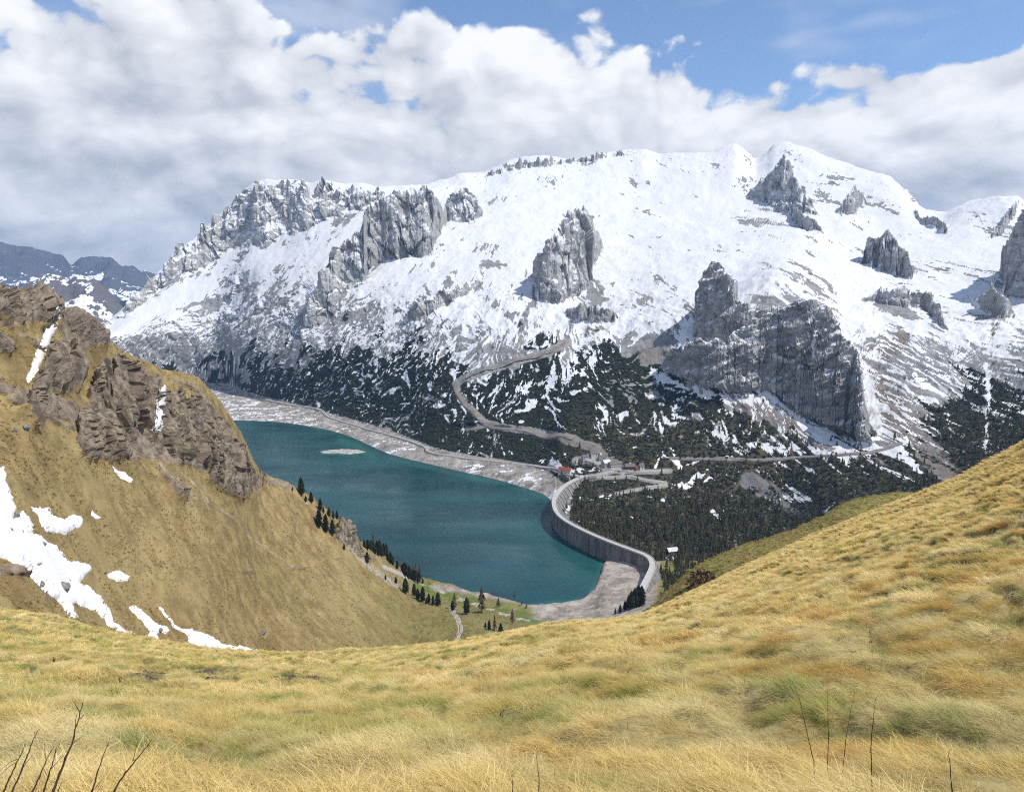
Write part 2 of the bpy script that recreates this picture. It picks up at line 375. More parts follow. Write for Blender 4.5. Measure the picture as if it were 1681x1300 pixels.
def mat_massif():
    m, n, b = new_mat("alpine_massif"); p = pos(n)
    fine = n.m('SUBTRACT', n.noise(p, .06, 5, .65), .5); mid = n.noise(p, .012, 5, .6)
    ps = n.v('MULTIPLY', p, (1, 1, 3.2)); strata = n.noise(ps, .02, 6, .65, .6)
    pv = n.v('MULTIPLY', p, (1, 1, .22)); runs = n.noise(pv, .035, 6, .65, .5)
    rk = n.mix(n.step(strata, .30, .70), (.28, .276, .27), (.54, .53, .51))
    rk = n.mix(n.m('MULTIPLY', n.m('MULTIPLY', n.step(runs, .5, .72), n.step(mid, .38, .6)), .45), rk, (.17, .167, .168))
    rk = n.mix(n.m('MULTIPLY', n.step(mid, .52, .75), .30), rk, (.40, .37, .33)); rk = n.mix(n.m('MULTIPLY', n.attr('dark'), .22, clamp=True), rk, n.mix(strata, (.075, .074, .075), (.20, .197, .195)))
    warm = n.attr('warm'); rk = n.mix(n.m('MULTIPLY', warm, .7), rk, (.21, .165, .12))
    shore = n.attr('shore'); sh = n.mix(n.step(n.noise(p, .035, 8, .75), .3, .7), (.15, .132, .115), (.50, .46, .41)); sh = n.mix(n.m('MULTIPLY', n.step(n.noise(p, .012, 4, .6), .5, .65), .5), sh, (.26, .225, .185))
    c = n.mix(n.step(n.m('ADD', shore, n.m('MULTIPLY', fine, .5)), .4, .6), rk, sh)
    pine = n.attr('pine'); pf = n.noise(p, .11, 3, .6)
    pc = n.mix(n.step(pf, .35, .7), (.012, .016, .010), (.038, .046, .024))
    pc = n.mix(n.m('MULTIPLY', n.attr('larch'), n.step(n.noise(p, .05, 4, .6), .30, .65)), pc, (.13, .105, .066))
    c = n.mix(n.step(n.m('ADD', pine, n.m('MULTIPLY', fine, .7)), .42, .58), c, pc)
    snow = n.attr('snow'); sm = n.step(n.m('ADD', snow, n.m('MULTIPLY', fine, .28)), .46, .54)
    sc = n.mix(n.noise(p, .006, 5, .6), (.64, .65, .67), (.73, .73, .735))
    c = n.mix(sm, c, sc); n.put(b.inputs['Base Color'], c)
    n.put(b.inputs['Roughness'], n.lin(sm, 0, 1, .92, .75))
    h = n.m('ADD', n.m('MULTIPLY', n.noise(p, .09, 6, .65), 1.0), n.m('MULTIPLY', n.noise(pv, .12, 4, .6), .2))
    bs = n.lin(sm, 0, 1, .9, .07); n.put(b.inputs['Normal'], n.bump(h, bs, 7.0)); return m
def mat_hill():
    m, n, b = new_mat("hill_grass_rock"); p = pos(n)
    big = n.noise(p, .012, 5, .6); fine = n.noise(p, .45, 8, .78); mid = n.noise(p, .09, 6, .65)
    g = n.mix(n.step(mid, .32, .68), (.175, .12, .052), (.375, .28, .125))
    g = n.mix(n.m('MULTIPLY', n.step(big, .46, .66), .6), g, (.37, .285, .13)); g = n.mix(n.m('MULTIPLY', n.step(n.noise(p, .02, 5, .65, .6), .50, .66), .6), g, (.19, .118, .05))
    g = n.mix(n.m('MULTIPLY', n.step(n.noise(p, .035, 7, .75), .52, .66), .55), g, (.12, .078, .034))
    g = n.mix(n.m('MULTIPLY', n.step(n.noise(p, 1.6, 4, .7), .50, .68), .55), g, (.44, .33, .13))
    g = n.mix(n.m('MULTIPLY', n.step(fine, .50, .78), .60), g, (.075, .050, .022))
    green = n.attr('green'); g = n.mix(n.m('MULTIPLY', green, n.step(mid, .3, .65)), g, (.125, .145, .032))
    lush = n.attr('lush'); g = n.mix(lush, g, n.mix(mid, (.055, .12, .018), (.12, .19, .035)))
    pv = n.v('MULTIPLY', p, (1, 1, .22)); runs = n.noise(pv, .22, 6, .65)
    rk = n.mix(n.step(n.noise(p, .16, 7, .7), .3, .7), (.115, .086, .062), (.37, .298, .222))
    rk = n.mix(n.m('MULTIPLY', n.step(runs, .5, .7), .7), rk, (.075, .058, .044))
    rk = n.mix(n.m('MULTIPLY', n.step(n.noise(p, .035, 4, .6), .54, .70), .45), rk, n.mix(fine, (.15, .142, .132), (.30, .28, .255)))
    nz = n.add('ShaderNodeSeparateXYZ'); n.put(nz.inputs[0], n.add('ShaderNodeNewGeometry').outputs['Normal'])
    rock = n.m('ADD', n.attr('rock'), n.m('MULTIPLY', n.m('SUBTRACT', fine, .5), .6))
    rock = n.m('SUBTRACT', rock, n.m('MULTIPLY', n.step(nz.outputs[2], .62, .85), .5))
    rm = n.step(rock, .42, .6); c = n.mix(rm, g, rk)
    sc = n.attr('scree'); scm = n.step(n.m('ADD', sc, n.m('MULTIPLY', n.m('SUBTRACT', n.noise(p, .25, 6, .75), .5), 1.3)), .45, .7)
    c = n.mix(scm, c, n.mix(fine, (.30, .265, .225), (.52, .475, .42)))
    bc = n.attr('beach'); c = n.mix(bc, c, n.mix(n.step(n.noise(p, .045, 8, .72), .36, .64), (.225, .185, .15), (.45, .405, .355)))
    n.put(b.inputs['Base Color'], c)
    h = n.m('ADD', n.m('MULTIPLY', fine, .35), n.m('MULTIPLY', n.noise(p, .25, 6, .7), .8))
    n.put(b.inputs['Normal'], n.bump(h, n.lin(rm, 0, 1, .55, .95), 1.6)); return m
def mat_near():
    m, n, b = new_mat("meadow_ground"); p = pos(n)
    f = n.noise(p, 6.0, 6, .7); big = n.noise(p, .35, 4, .6)
    c = n.mix(n.step(f, .3, .7), (.20, .155, .06), (.42, .33, .14)); c = n.mix(n.m('MULTIPLY', n.step(big, .5, .7), .4), c, (.20, .20, .06))
    soil = n.attr('soil'); c = n.mix(soil, c, n.mix(f, (.045, .030, .022), (.115, .08, .06)))
    n.put(b.inputs['Base Color'], c); n.put(b.inputs['Normal'], n.bump(f, .8, .06)); return m
def mat_spur():
    m, n, b = new_mat("spur_turf"); p = pos(n)
    f = n.noise(p, .9, 6, .72); mid = n.noise(p, .06, 6, .65)
    c = n.mix(n.step(mid, .36, .62), (.27, .26, .075), (.30, .22, .085)); c = n.mix(n.m('MULTIPLY', n.step(f, .48, .72), .75), c, (.11, .088, .036))
    n.put(b.inputs['Base Color'], c); n.put(b.inputs['Normal'], n.bump(n.m('ADD', f, n.m('MULTIPLY', mid, 1.0)), .9, 1.0)); return m
def mat_far():
    m, n, b = new_mat("far_range_rock"); p = pos(n)
    s = n.attr('snow'); f = n.m('SUBTRACT', n.noise(p, .006, 6, .7), .5)
    rk = n.mix(n.noise(p, .0025, 6, .65), (.05, .05, .058), (.17, .16, .16)); rk = n.mix(n.attr('warm'), rk, n.mix(n.noise(p, .004, 5, .65), (.11, .08, .07), (.30, .24, .21)))
    rk = n.mix(n.step(n.m('ADD', n.attr('pine'), f), .45, .6), rk, (.02, .028, .018))
    c = n.mix(n.step(n.m('ADD', s, n.m('MULTIPLY', f, .5)), .46, .56), rk, (.85, .86, .88)); n.put(b.inputs['Base Color'], c)
    n.put(b.inputs['Normal'], n.bump(n.noise(p, .006, 6, .65), .8, 60)); return m
def mat_water():
    m, n, b = new_mat("lake_water"); p = pos(n); pw0 = n.v("MULTIPLY", p, (1.0, 1.7, 1))
    c = n.mix(n.attr('shallow'), n.mix(n.step(n.noise(pw0, .0035, 4, .6), .3, .7), (.005, .040, .044), (.016, .082, .084)), (.030, .150, .115)); c = n.mix(n.step(n.attr('shallow'), .75, 1.0), c, (.10, .20, .12))
    n.put(b.inputs['Base Color'], c); b.inputs['IOR'].default_value = 1.33; b.inputs['Specular IOR Level'].default_value = .5
    pw = n.v('MULTIPLY', p, (1.0, 2.6, 1)); gust = n.noise(pw, .0045, 5, .6, .8)
    n.put(b.inputs['Roughness'], n.lin(gust, .35, .68, .10, .40))
    rip = n.m('ADD', n.noise(p, .22, 4, .6), n.m('MULTIPLY', n.noise(p, 1.1, 3, .6), .25))
    n.put(b.inputs['Normal'], n.bump(rip, n.lin(gust, .35, .68, .05, .16), .8)); return m
def mat_simple(name, c0, c1, scale, rough=.85, bump=.4, bd=.1, streak=False, detail=6):
    m, n, b = new_mat(name); p = pos(n)
    if streak: p = n.v('MULTIPLY', p, (1, 1, .12))
    f = n.noise(p, scale, detail, .65); n.put(b.inputs['Base Color'], n.mix(n.step(f, .3, .7), c0, c1)); b.inputs['Roughness'].default_value = rough
    if bump: n.put(b.inputs['Normal'], n.bump(f, bump, bd))
    return m
def mat_snow():
    m, n, b = new_mat("old_snow"); p = pos(n); f = n.noise(p, .35, 6, .65)
    n.put(b.inputs['Base Color'], n.mix(n.step(f, .45, .8), (.88, .88, .885), (.74, .73, .71))); b.inputs['Roughness'].default_value = .7
    n.put(b.inputs['Normal'], n.bump(n.noise(p, .5, 5, .6), .25, .4)); return m
def mat_foliage(name, a, bcol, scale=.6):
    m, n, b = new_mat(name); p = pos(n); oi = n.add('ShaderNodeObjectInfo')
    f = n.noise(p, scale, 4, .6); c = n.mix(n.step(f, .3, .7), a, bcol)
    hs = n.add('ShaderNodeHueSaturation'); n.put(hs.inputs['Color'], c); n.put(hs.inputs['Value'], n.lin(oi.outputs['Random'], 0, 1, .65, 1.4)); n.put(hs.inputs['Hue'], n.lin(oi.outputs['Random'], 0, 1, .485, .51))
    n.put(b.inputs['Base Color'], hs.outputs[0]); return m
def mat_grass():
    m = bpy.data.materials.new("meadow_grass_blade"); m.use_nodes = True; m.node_tree.nodes.clear(); n = NT(m.node_tree)
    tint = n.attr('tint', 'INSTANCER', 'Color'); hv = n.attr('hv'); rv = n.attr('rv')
    c = n.mix(n.lin(hv, 0, .55), n.v('MULTIPLY', tint, (.62, .60, .50)), tint)  # shading at the roots put into the blade colour
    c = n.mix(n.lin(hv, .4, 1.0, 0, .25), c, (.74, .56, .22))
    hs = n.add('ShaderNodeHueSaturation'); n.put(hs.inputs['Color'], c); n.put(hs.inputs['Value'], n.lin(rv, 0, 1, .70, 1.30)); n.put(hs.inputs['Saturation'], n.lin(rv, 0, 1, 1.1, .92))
    d = n.add('ShaderNodeBsdfDiffuse'); n.put(d.inputs[0], hs.outputs[0]); tr = n.add('ShaderNodeBsdfTranslucent'); n.put(tr.inputs[0], hs.outputs[0])
    gl = n.add('ShaderNodeBsdfGlossy'); gl.inputs['Roughness'].default_value = .45; n.put(gl.inputs[0], (.9, .85, .7, 1))
    mx = n.add('ShaderNodeMixShader'); mx.inputs[0].default_value = .36; n.l.new(d.outputs[0], mx.inputs[1]); n.l.new(tr.outputs[0], mx.inputs[2])
    m2 = n.add('ShaderNodeMixShader'); m2.inputs[0].default_value = .008; n.l.new(mx.outputs[0], m2.inputs[1]); n.l.new(gl.outputs[0], m2.inputs[2])
    o = n.add('ShaderNodeOutputMaterial'); n.l.new(m2.outputs[0], o.inputs[0]); return m

M_MASSIF, M_HILL, M_NEAR, M_SPUR, M_FAR, M_WATER, M_SNOW = mat_massif(), mat_hill(), mat_near(), mat_spur(), mat_far(), mat_water(), mat_snow()
M_GRASS = mat_grass()
M_CONC = mat_simple("dam_concrete", (.10, .092, .085), (.29, .27, .25), .16, .9, .3, .3, streak=True)
M_CREST = mat_simple("dam_crest", (.42, .395, .36), (.52, .49, .455), .15, .9, .15, .05)
M_GRAVEL = mat_simple("gravel_road", (.30, .27, .235), (.43, .395, .35), .12, .95, .3, .2)
M_TRACK = mat_simple("dirt_track", (.17, .145, .12), (.29, .26, .225), .05, .95, .4, .6)
M_BOULDER = mat_simple("boulder_rock", (.10, .093, .085), (.30, .28, .255), .7, .9, .8, .3)
M_SPRUCE = mat_foliage("spruce_needles", (.010, .016, .008), (.030, .040, .017))
M_FOREST = mat_foliage("valley_spruce_needles", (.045, .050, .022), (.125, .118, .052))
M_LARCH = mat_foliage("larch_twigs", (.075, .058, .034), (.155, .122, .068))
M_BUSH = mat_foliage("dwarf_pine_needles", (.011, .016, .009), (.042, .050, .025), .15)
M_TRUNK = mat_simple("bark", (.05, .037, .028), (.11, .085, .065), 2.0, .9, .5, .1)
M_TWIG = mat_simple("bare_twig_bark", (.035, .022, .016), (.085, .055, .038), 60.0, .8, .4, .002)
M_STALK = mat_simple("dry_stalk", (.13, .08, .045), (.26, .18, .10), 40.0, .8, .2, .002)

# ------------------------------------------------------------------ the massif beyond the lake
LAKE_Z = -400.0
def lz(px, py, r=0): return r if r > 0 else (LAKE_Z if r == 0 else r) / float(px_dir(px, py)[1])
cols = {  # px: [(py, r)] S0 shore / foot, S1 road bench, S2 dwarf-pine limit, S3 slab limit, S4 mid glacier, S5 upper glacier, S6 crest
    -150: [(700, 0), (650, 2900), (625, 3100), (610, 3200), (600, 3300), (592, 3380), (585, 3450)],
    165: [(695, 0), (640, -392), (610, 3150), (585, 3280), (565, 3400), (550, 3500), (536, 3600)],
    260: [(692, 0), (634, -392), (605, 3220), (555, 3400), (515, 3530), (480, 3650), (440, 3780)],
    350: [(690, 0), (633, -391), (600, 3240), (530, 3430), (470, 3600), (410, 3800), (362, 4000)],
    430: [(691, 0), (655, -389), (580, 2900), (510, 3120), (450, 3350), (400, 3600), (296, 3900)],
    540: [(706, 0), (682, -387), (560, 2620), (490, 2850), (430, 3100), (370, 3420), (300, 3750)],
    640: [(745, 0), (712, -386), (575, 2350), (510, 2550), (440, 2850), (370, 3250), (307, 3700)],
    720: [(765, 0), (741, -385), (580, 2150), (520, 2350), (440, 2750), (360, 3300), (298, 3900)],
    850: [(797, 0), (764, -383), (560, 2050), (510, 2250), (430, 2700), (340, 3400), (262, 4200)],
    898: [(815, 0), (770, -380), (560, 2020), (510, 2220), (430, 2700), (340, 3420), (258, 4220)],
    925: [(845, -398), (783, -376), (565, 2010), (515, 2210), (430, 2700), (340, 3440), (255, 4240)],
    960: [(880, -410), (788, -374), (570, 2000), (520, 2200), (430, 2700), (340, 3450), (253, 4250)],
    1050: [(925, -432), (800, -376), (575, 1950), (530, 2100), (440, 2600), (340, 3500), (250, 4300)],
    1150: [(930, -436), (805, -390), (640, 1720), (560, 1900), (440, 2500), (340, 3500), (251, 4300)],
    1285: [(940, -445), (830, -404), (690, 1650), (490, 1960), (405, 2700), (330, 3600), (238, 4400)],
    1400: [(940, 1100), (830, 1350), (710, 1640), (525, 2030), (430, 2700), (350, 3500), (277, 4200)],
    1500: [(940, 1100), (830, 1350), (600, 1900), (540, 2100), (460, 2600), (390, 3200), (335, 3900)],
    1600: [(940, 1100), (800, 1400), (600, 1950), (540, 2150), (460, 2600), (400, 3100), (330, 3800)],
    1681: [(940, 1100), (800, 1400), (600, 1950), (540, 2150), (460, 2600), (400, 3100), (325, 3700)],
    1900: [(940, 1100), (800, 1400), (610, 1950), (550, 2150), (470, 2600), (410, 3100), (350, 3600)]}
lines = [[(x, c[k][0], lz(x, c[k][0], c[k][1])) for x, c in sorted(cols.items())] for k in range(7)]
crest = [(-150, 585), (165, 536), (200, 508), (240, 468), (270, 437), (300, 408), (340, 368), (370, 342), (395, 318), (420, 298), (440, 294), (470, 296), (505, 301), (540, 300), (565, 306), (590, 302), (620, 309),
         (660, 306), (700, 302), (735, 297), (765, 287), (790, 288), (815, 277), (850, 262), (900, 258), (945, 262), (985, 252), (1050, 248), (1085, 256), (1130, 251), (1165, 250), (1190, 242), (1205, 238), (1222, 247), (1240, 262),
         (1258, 252), (1270, 242), (1285, 238), (1305, 243), (1340, 252), (1365, 262), (1400, 272), (1430, 283), (1455, 290), (1480, 308), (1500, 330), (1520, 347), (1545, 352), (1570, 342), (1600, 330), (1640, 321), (1670, 324), (1681, 335), (1720, 350), (1900, 360)]
r6 = np.array([(x, c[6][1]) for x, c in sorted(cols.items())], float)
lines[6] = [(x, y, float(np.interp(x, r6[:, 0], r6[:, 1]))) for x, y in crest]
L = Layer(-150, 1840, 1200); MA = L
def pre(r, te):
    z = r * te; lake = z < -396
    pxv = CX + FPX * np.tan(L.th)
    wet = sst(-pxv, -915, -890)
    r1 = r * .955; z1 = z - 10 - 14 * wet; r0 = r * .86; z0 = z1 - 40
    return [(r0, z0 / r0), (r1, z1 / r1)]
def post(r, te):
    z = r * te; return [(r * 1.04, (z - 70) / (r * 1.04)), (r * 1.25, (z - 700) / (r * 1.25))]
L.stations(lines, pre, post); L.dense(1250)
s = L.scoord(L.r)
wr = np.interp(s, [-2, 0, .6, 1.2, 2, 3, 3.6, 5.3, 6, 7], [0, .0, .15, .5, 1, 1, .45, .40, .8, 1])
pxd = CX + FPX * np.tan(L.th)[:, None] + 0 * L.r
wr = np.where((s < 1.3) & (pxd < 900), wr * .5, wr)
L.H += wr * (20 * fbm(L.x / 320, L.y / 320, 3, .5, 2) + 13 * ridged(L.x / 150 + .3 * fbm(L.x / 200, L.y / 200, 3), L.y / 190, 4, .5, 9))
L.H += np.where((s > 0) & (s < 1.0) & (pxd < 915), 1.0, 0) * sst(s, 0, .3) * (3.2 * ridged(L.x / 45, L.y / 45, 5, .6, 14) + 1.5)
L.H += np.where(s < 1, 2.2, 4.0) * wr * fbm(L.x / 26, L.y / 26, 4, .6, 21) + 4.0 * np.interp(s, [.9, 1.5, 3.2, 4, 6], [0, 1, 1, .35, .3]) * ridged((L.x + .4 * L.y) / 48, L.y / 95, 4, .58, 33)
L.H += np.interp(s, [3, 3.6, 5.6, 6], [0, 1, 1, .3]) * (6 * fbm(L.x / 140, L.y / 240, 4, .45, 57))
L.H = np.where((s > .02) & (pxd < 915) & (s < 2), np.maximum(L.H, LAKE_Z + np.interp(s, [.02, .1, .5, 1.0], [-.5, 1.2, 3.5, 6.0])), L.H)
cl = L.cliff
# (id, name, label)
TOWERS = {1: ("rock_wall", "grey snow-streaked rock wall under the jagged left crest"), 2: ("rock_tower", "broad grey rock tower left of the glacier, tallest of the towers"),
          3: ("rock_buttress", "stepped grey buttress descending at the broad tower's left foot"), 4: ("rock_tower", "lone rock tower with snow on its middle, amid the glacier"),
          5: ("cliff_face", "huge dark grey cliff standing above the forest right of the dam"), 6: ("rock_pyramid", "pointed grey pyramid on the left shoulder of the huge cliff"),
          7: ("rock_face", "dark triangular rock face just below the highest summit"), 8: ("rock_tower", "blocky grey rock tower below the highest summit's right side"),
          9: ("rock_wall", "dark rock wall cut by the right edge of the picture"), 10: ("rock_outcrop", "low dark outcrop with one spike near the right edge"),
          11: ("rock_outcrop", "low rounded grey outcrop below the lone snowy tower"), 12: ("rock_outcrop", "slanting grey outcrop between the two towers on the glacier"),
          13: ("rock_outcrop", "arched grey slab on the snow right of the huge cliff"), 14: ("rock_outcrop", "small dark rock wedge under the summit's right shoulder"),
          15: ("rock_crest", "jagged little rock crest along the glacier's upper skyline"), 16: ("rock_outcrop", "dark diagonal rock rib on the far right snow peak"),
          17: ("rock_outcrop", "short rock step on the right ridge above the saddle"), 18: ("rock_tower", "snowy rock head right beside the broad tower"), 19: ("rock_face", "lower rock block continuing the triangular summit face downwards")}
cl(1, [(165, 536), (200, 506), (240, 466), (270, 435), (300, 404), (340, 364), (370, 338), (395, 314), (420, 294), (440, 291), (470, 293), (505, 298), (540, 297), (565, 303), (590, 299), (620, 307), (632, 318)],
   [(165, 546), (200, 522), (240, 492), (270, 470), (300, 450), (340, 438), (370, 412), (395, 404), (420, 402), (440, 405), (470, 388), (505, 377), (520, 368), (540, 354), (565, 352), (590, 343), (620, 333), (632, 325)], 60, 1.1, 16, 75, 1.15)
cl(15, [(795, 290), (800, 278), (830, 270), (850, 262), (870, 263), (900, 257), (940, 260), (985, 250), (1052, 246), (1054, 252)], [(795, 292), (800, 288), (830, 282), (870, 274), (940, 268), (985, 262), (1052, 253), (1054, 253)], 65, 1, 9, 120)
cl(7, [(1226, 318), (1240, 302), (1262, 282), (1280, 258), (1287, 250), (1300, 278), (1312, 300), (1330, 326), (1342, 345), (1347, 352)],
   [(1226, 322), (1240, 330), (1262, 334), (1287, 340), (1312, 348), (1330, 352), (1342, 354), (1347, 355)], 58, .5, 8, 110, 1.2)
cl(19, [(1266, 332), (1280, 328), (1300, 334), (1320, 350), (1340, 362), (1354, 375)], [(1266, 336), (1280, 347), (1300, 355), (1305, 368), (1325, 378), (1345, 382), (1354, 380)], 70, .5, 6, 110)
cl(14, [(1374, 348), (1385, 325), (1402, 306), (1406, 318), (1420, 318), (1445, 332)], [(1374, 350), (1385, 352), (1402, 354), (1410, 346), (1420, 338), (1445, 334)], 66, .6, 5, 110)
cl(17, [(1500, 342), (1515, 350), (1535, 355), (1550, 358), (1557, 378)], [(1500, 350), (1515, 368), (1535, 377), (1550, 382), (1557, 385)], 66, .6, 5, 110)
cl(16, [(1595, 352), (1610, 348), (1622, 390), (1640, 370), (1655, 345), (1668, 325), (1674, 326)], [(1595, 354), (1610, 358), (1622, 394), (1640, 388), (1655, 368), (1668, 345), (1674, 330)], 66, .6, 4, 110)
cl(8, [(1418, 415), (1424, 390), (1436, 383), (1458, 379), (1468, 390), (1478, 408), (1492, 425), (1496, 440)], [(1418, 432), (1430, 441), (1450, 446), (1470, 452), (1496, 458)], 76, .4, 6, 90)
cl(9, [(1644, 452), (1647, 425), (1655, 395), (1672, 360), (1681, 342), (1720, 322), (1760, 345)], [(1644, 456), (1655, 486), (1681, 492), (1720, 496), (1760, 496)], 72, .5, 9, 70)
cl(10, [(1586, 478), (1600, 486), (1615, 484), (1628, 478), (1633, 462), (1638, 478), (1650, 487), (1660, 500), (1668, 517)], [(1586, 484), (1600, 502), (1620, 514), (1640, 520), (1660, 523), (1668, 522)], 74, .4, 6, 90)
cl(2, [(592, 380), (598, 340), (610, 325), (628, 315), (650, 314), (662, 310), (680, 306), (700, 304), (712, 318), (722, 330), (728, 348), (733, 362)],
   [(592, 440), (600, 462), (604, 442), (630, 430), (660, 424), (690, 422), (706, 418), (716, 394), (728, 378), (733, 366)], 75, .55, 9, 80)
cl(18, [(726, 345), (735, 325), (748, 314), (765, 310), (776, 316), (786, 332), (793, 352)], [(726, 360), (740, 366), (760, 365), (775, 362), (793, 358)], 62, .6, 9, 90)
cl(3, [(500, 522), (508, 492), (520, 474), (530, 452), (543, 420), (556, 400), (575, 386), (596, 378), (600, 395), (604, 436)],
   [(500, 530), (510, 538), (530, 532), (545, 515), (560, 484), (580, 472), (598, 466), (604, 442)], 66, .55, 7, 85)
cl(4, [(873, 456), (876, 436), (888, 415), (902, 396), (920, 372), (938, 352), (950, 345), (962, 342), (970, 362), (974, 378), (984, 380), (990, 402), (992, 408)],
   [(873, 460), (884, 470), (888, 494), (905, 498), (930, 492), (955, 482), (968, 468), (974, 440), (984, 416), (992, 410)], 66, .5, 9, 80, 1.25)
cl(11, [(928, 510), (938, 502), (965, 500), (990, 504), (1008, 510), (1014, 518)], [(928, 516), (940, 526), (970, 530), (1000, 530), (1014, 522)], 62, .3, 4, 90)
cl(12, [(676, 510), (690, 490), (715, 482), (740, 474), (765, 465), (785, 458), (792, 462)], [(676, 530), (690, 526), (715, 510), (740, 497), (765, 484), (785, 468), (792, 464)], 55, .3, 6, 90)
cl(13, [(1416, 488), (1440, 476), (1470, 474), (1500, 480), (1520, 476), (1540, 500), (1558, 540)], [(1416, 496), (1440, 496), (1470, 504), (1500, 504), (1520, 506), (1540, 530), (1558, 545)], 52, .3, 6, 90)
cl(6, [(1138, 545), (1143, 518), (1148, 490), (1154, 460), (1163, 440), (1172, 431), (1184, 438), (1198, 452), (1211, 462), (1206, 490), (1230, 505), (1262, 510), (1290, 508), (1304, 500)],
   [(1138, 552), (1150, 556), (1170, 560), (1200, 562), (1230, 556), (1250, 548), (1280, 522), (1304, 504)], 72, .35, 8, 60, 1.3)
cl(5, [(1080, 602), (1092, 585), (1105, 570), (1140, 556), (1190, 560), (1215, 540), (1238, 524), (1262, 514), (1290, 506), (1304, 500), (1324, 493), (1340, 506), (1362, 532), (1380, 552), (1398, 578), (1412, 602), (1420, 632), (1424, 668), (1427, 700), (1434, 728)],
   [(1080, 606), (1100, 616), (1130, 628), (1165, 640), (1200, 646), (1245, 642), (1275, 650), (1300, 672), (1330, 690), (1360, 700), (1390, 716), (1415, 728), (1434, 732)], 76, .35, 9, 55, 1.3)
L.mesh(580, .12, 11)
# rock relief, along the surface normal
nrm = L.normals(); slope = 1 - nrm[..., 2]
isr = (L.C > 0).astype(float)
isb = gblur(isr, 5, 3); rockw = np.clip(isb * .95 + sst(slope, .28, .5) * .4, 0, 1)
ribs = fbm3(L.X / 95 + .004 * L.Z, L.Y / 95, L.Z / 230, 5, .55, 31, True); blk = fbm3(L.X / 150, L.Y / 150, L.Z / 110, 6, .58, 47)
crk = fbm3(L.X / 24 + .8 * blk, L.Y / 24, L.Z / 60, 3, .55, 61, True)
sla = fbm3((L.X + 1.1 * L.Z) / 110, L.Y / 110, (L.Z - .55 * L.X) / 26, 4, .55, 91, True); nsoft = L.soft_normals(14, 12); big5 = (L.C == 5)
fr = np.zeros(L.Z.shape); mk_ = rockw > .05; q_ = (L.X[mk_] + 14 * blk[mk_], L.Y[mk_], L.Z[mk_] + 14 * ribs[mk_])
fr[mk_] = 24 * facets(*q_, 95, 150, 3, .25) + 12 * facets(*q_, 36, 60, 5, .3)
L.displace(rockw * (np.where(big5 | (L.C == 6), 3 * ribs + 24 * blk + 1.5 * crk + 16 * sla - .55 * fr, 9 * ribs + 18 * blk + 3.0 * crk - 4) + fr), nsoft)
L.finish()
X, Y, Z, PX, PY, C = L.X, L.Y, L.Z, L.PX, L.PY, L.C
S = L.scoord(np.clip(L.R, L.Rk[:, :1], L.Rk[:, -1:])); nrm = L.normals(); nz = nrm[..., 2]
# --- cover masks (where snow lies, where dwarf pine grows), in world coordinates
rot = np.radians(np.interp(X, [-1500, -500, 0, 400, 1200], [52, 58, 80, 118, 128]))
wx = X + 35 * fbm(X / 140, Z / 140, 3, .5, 71); wz = Z * 1.25 + 35 * fbm(X / 140 + 9, Z / 140, 3, .5, 73)
al = wx * np.cos(rot) + wz * np.sin(rot); ac = -wx * np.sin(rot) + wz * np.cos(rot)
st1 = fbm(ac / 42, al / 135, 5, .62, 80); st2 = fbm(ac / 14, al / 40, 4, .6, 90); bl = fbm(X / 170, Z / 120, 4, .55, 95)
st3 = fbm(ac / 6, al / 15, 3, .6, 97); streak = unif(.46 * st1 + .36 * st2 + .18 * st3 + .55 * bl)
lowz = 1 - sst(Z, -190, -20)
stl = fbm(ac / 12, al / 46, 4, .62, 151); stm = fbm(ac / 5.5, al / 19, 3, .65, 153)
streak = streak * (1 - lowz) + lowz * unif(.50 * stl + .46 * stm + .12 * bl)
streak = np.where(S < 1.04, unif(.55 * fbm(X / 60, Y / 38, 5, .6, 131) + .4 * fbm(X / 14, Y / 10, 4, .6, 133)), streak)
cov_l = np.interp(S, [0, .9, 1.0, 1.3, 1.8, 2.2, 2.7, 3.0, 3.5, 4.2, 6], [.34, .24, .12, .20, .33, .45, .55, .68, .86, .965, .985])
cov_m = np.interp(S, [0, .9, 1.0, 1.4, 1.8, 2.05, 2.4, 2.8, 3.2, 4.0, 6], [.14, .12, .06, .18, .30, .43, .53, .66, .85, .965, .985])
cov_r = np.interp(S, [0, .9, 1.3, 1.7, 2.0, 2.4, 2.8, 3.2, 3.8, 6], [.02, .04, .08, .15, .28, .48, .62, .80, .94, .98])
cov = np.where(PX < 480, cov_l, 0); t = sst(PX, 440, 560); t2 = sst(PX, 930, 1080)
cov = cov_l * (1 - t) + t * (cov_m * (1 - t2) + cov_r * t2)
cov += -.30 * sst(PX, 1440, 1500) * sst(PY, 560, 620) * sst(-PY, -760, -700) * 0
stl0 = fbm(X / 22, Z / 22, 3, .6, 171)
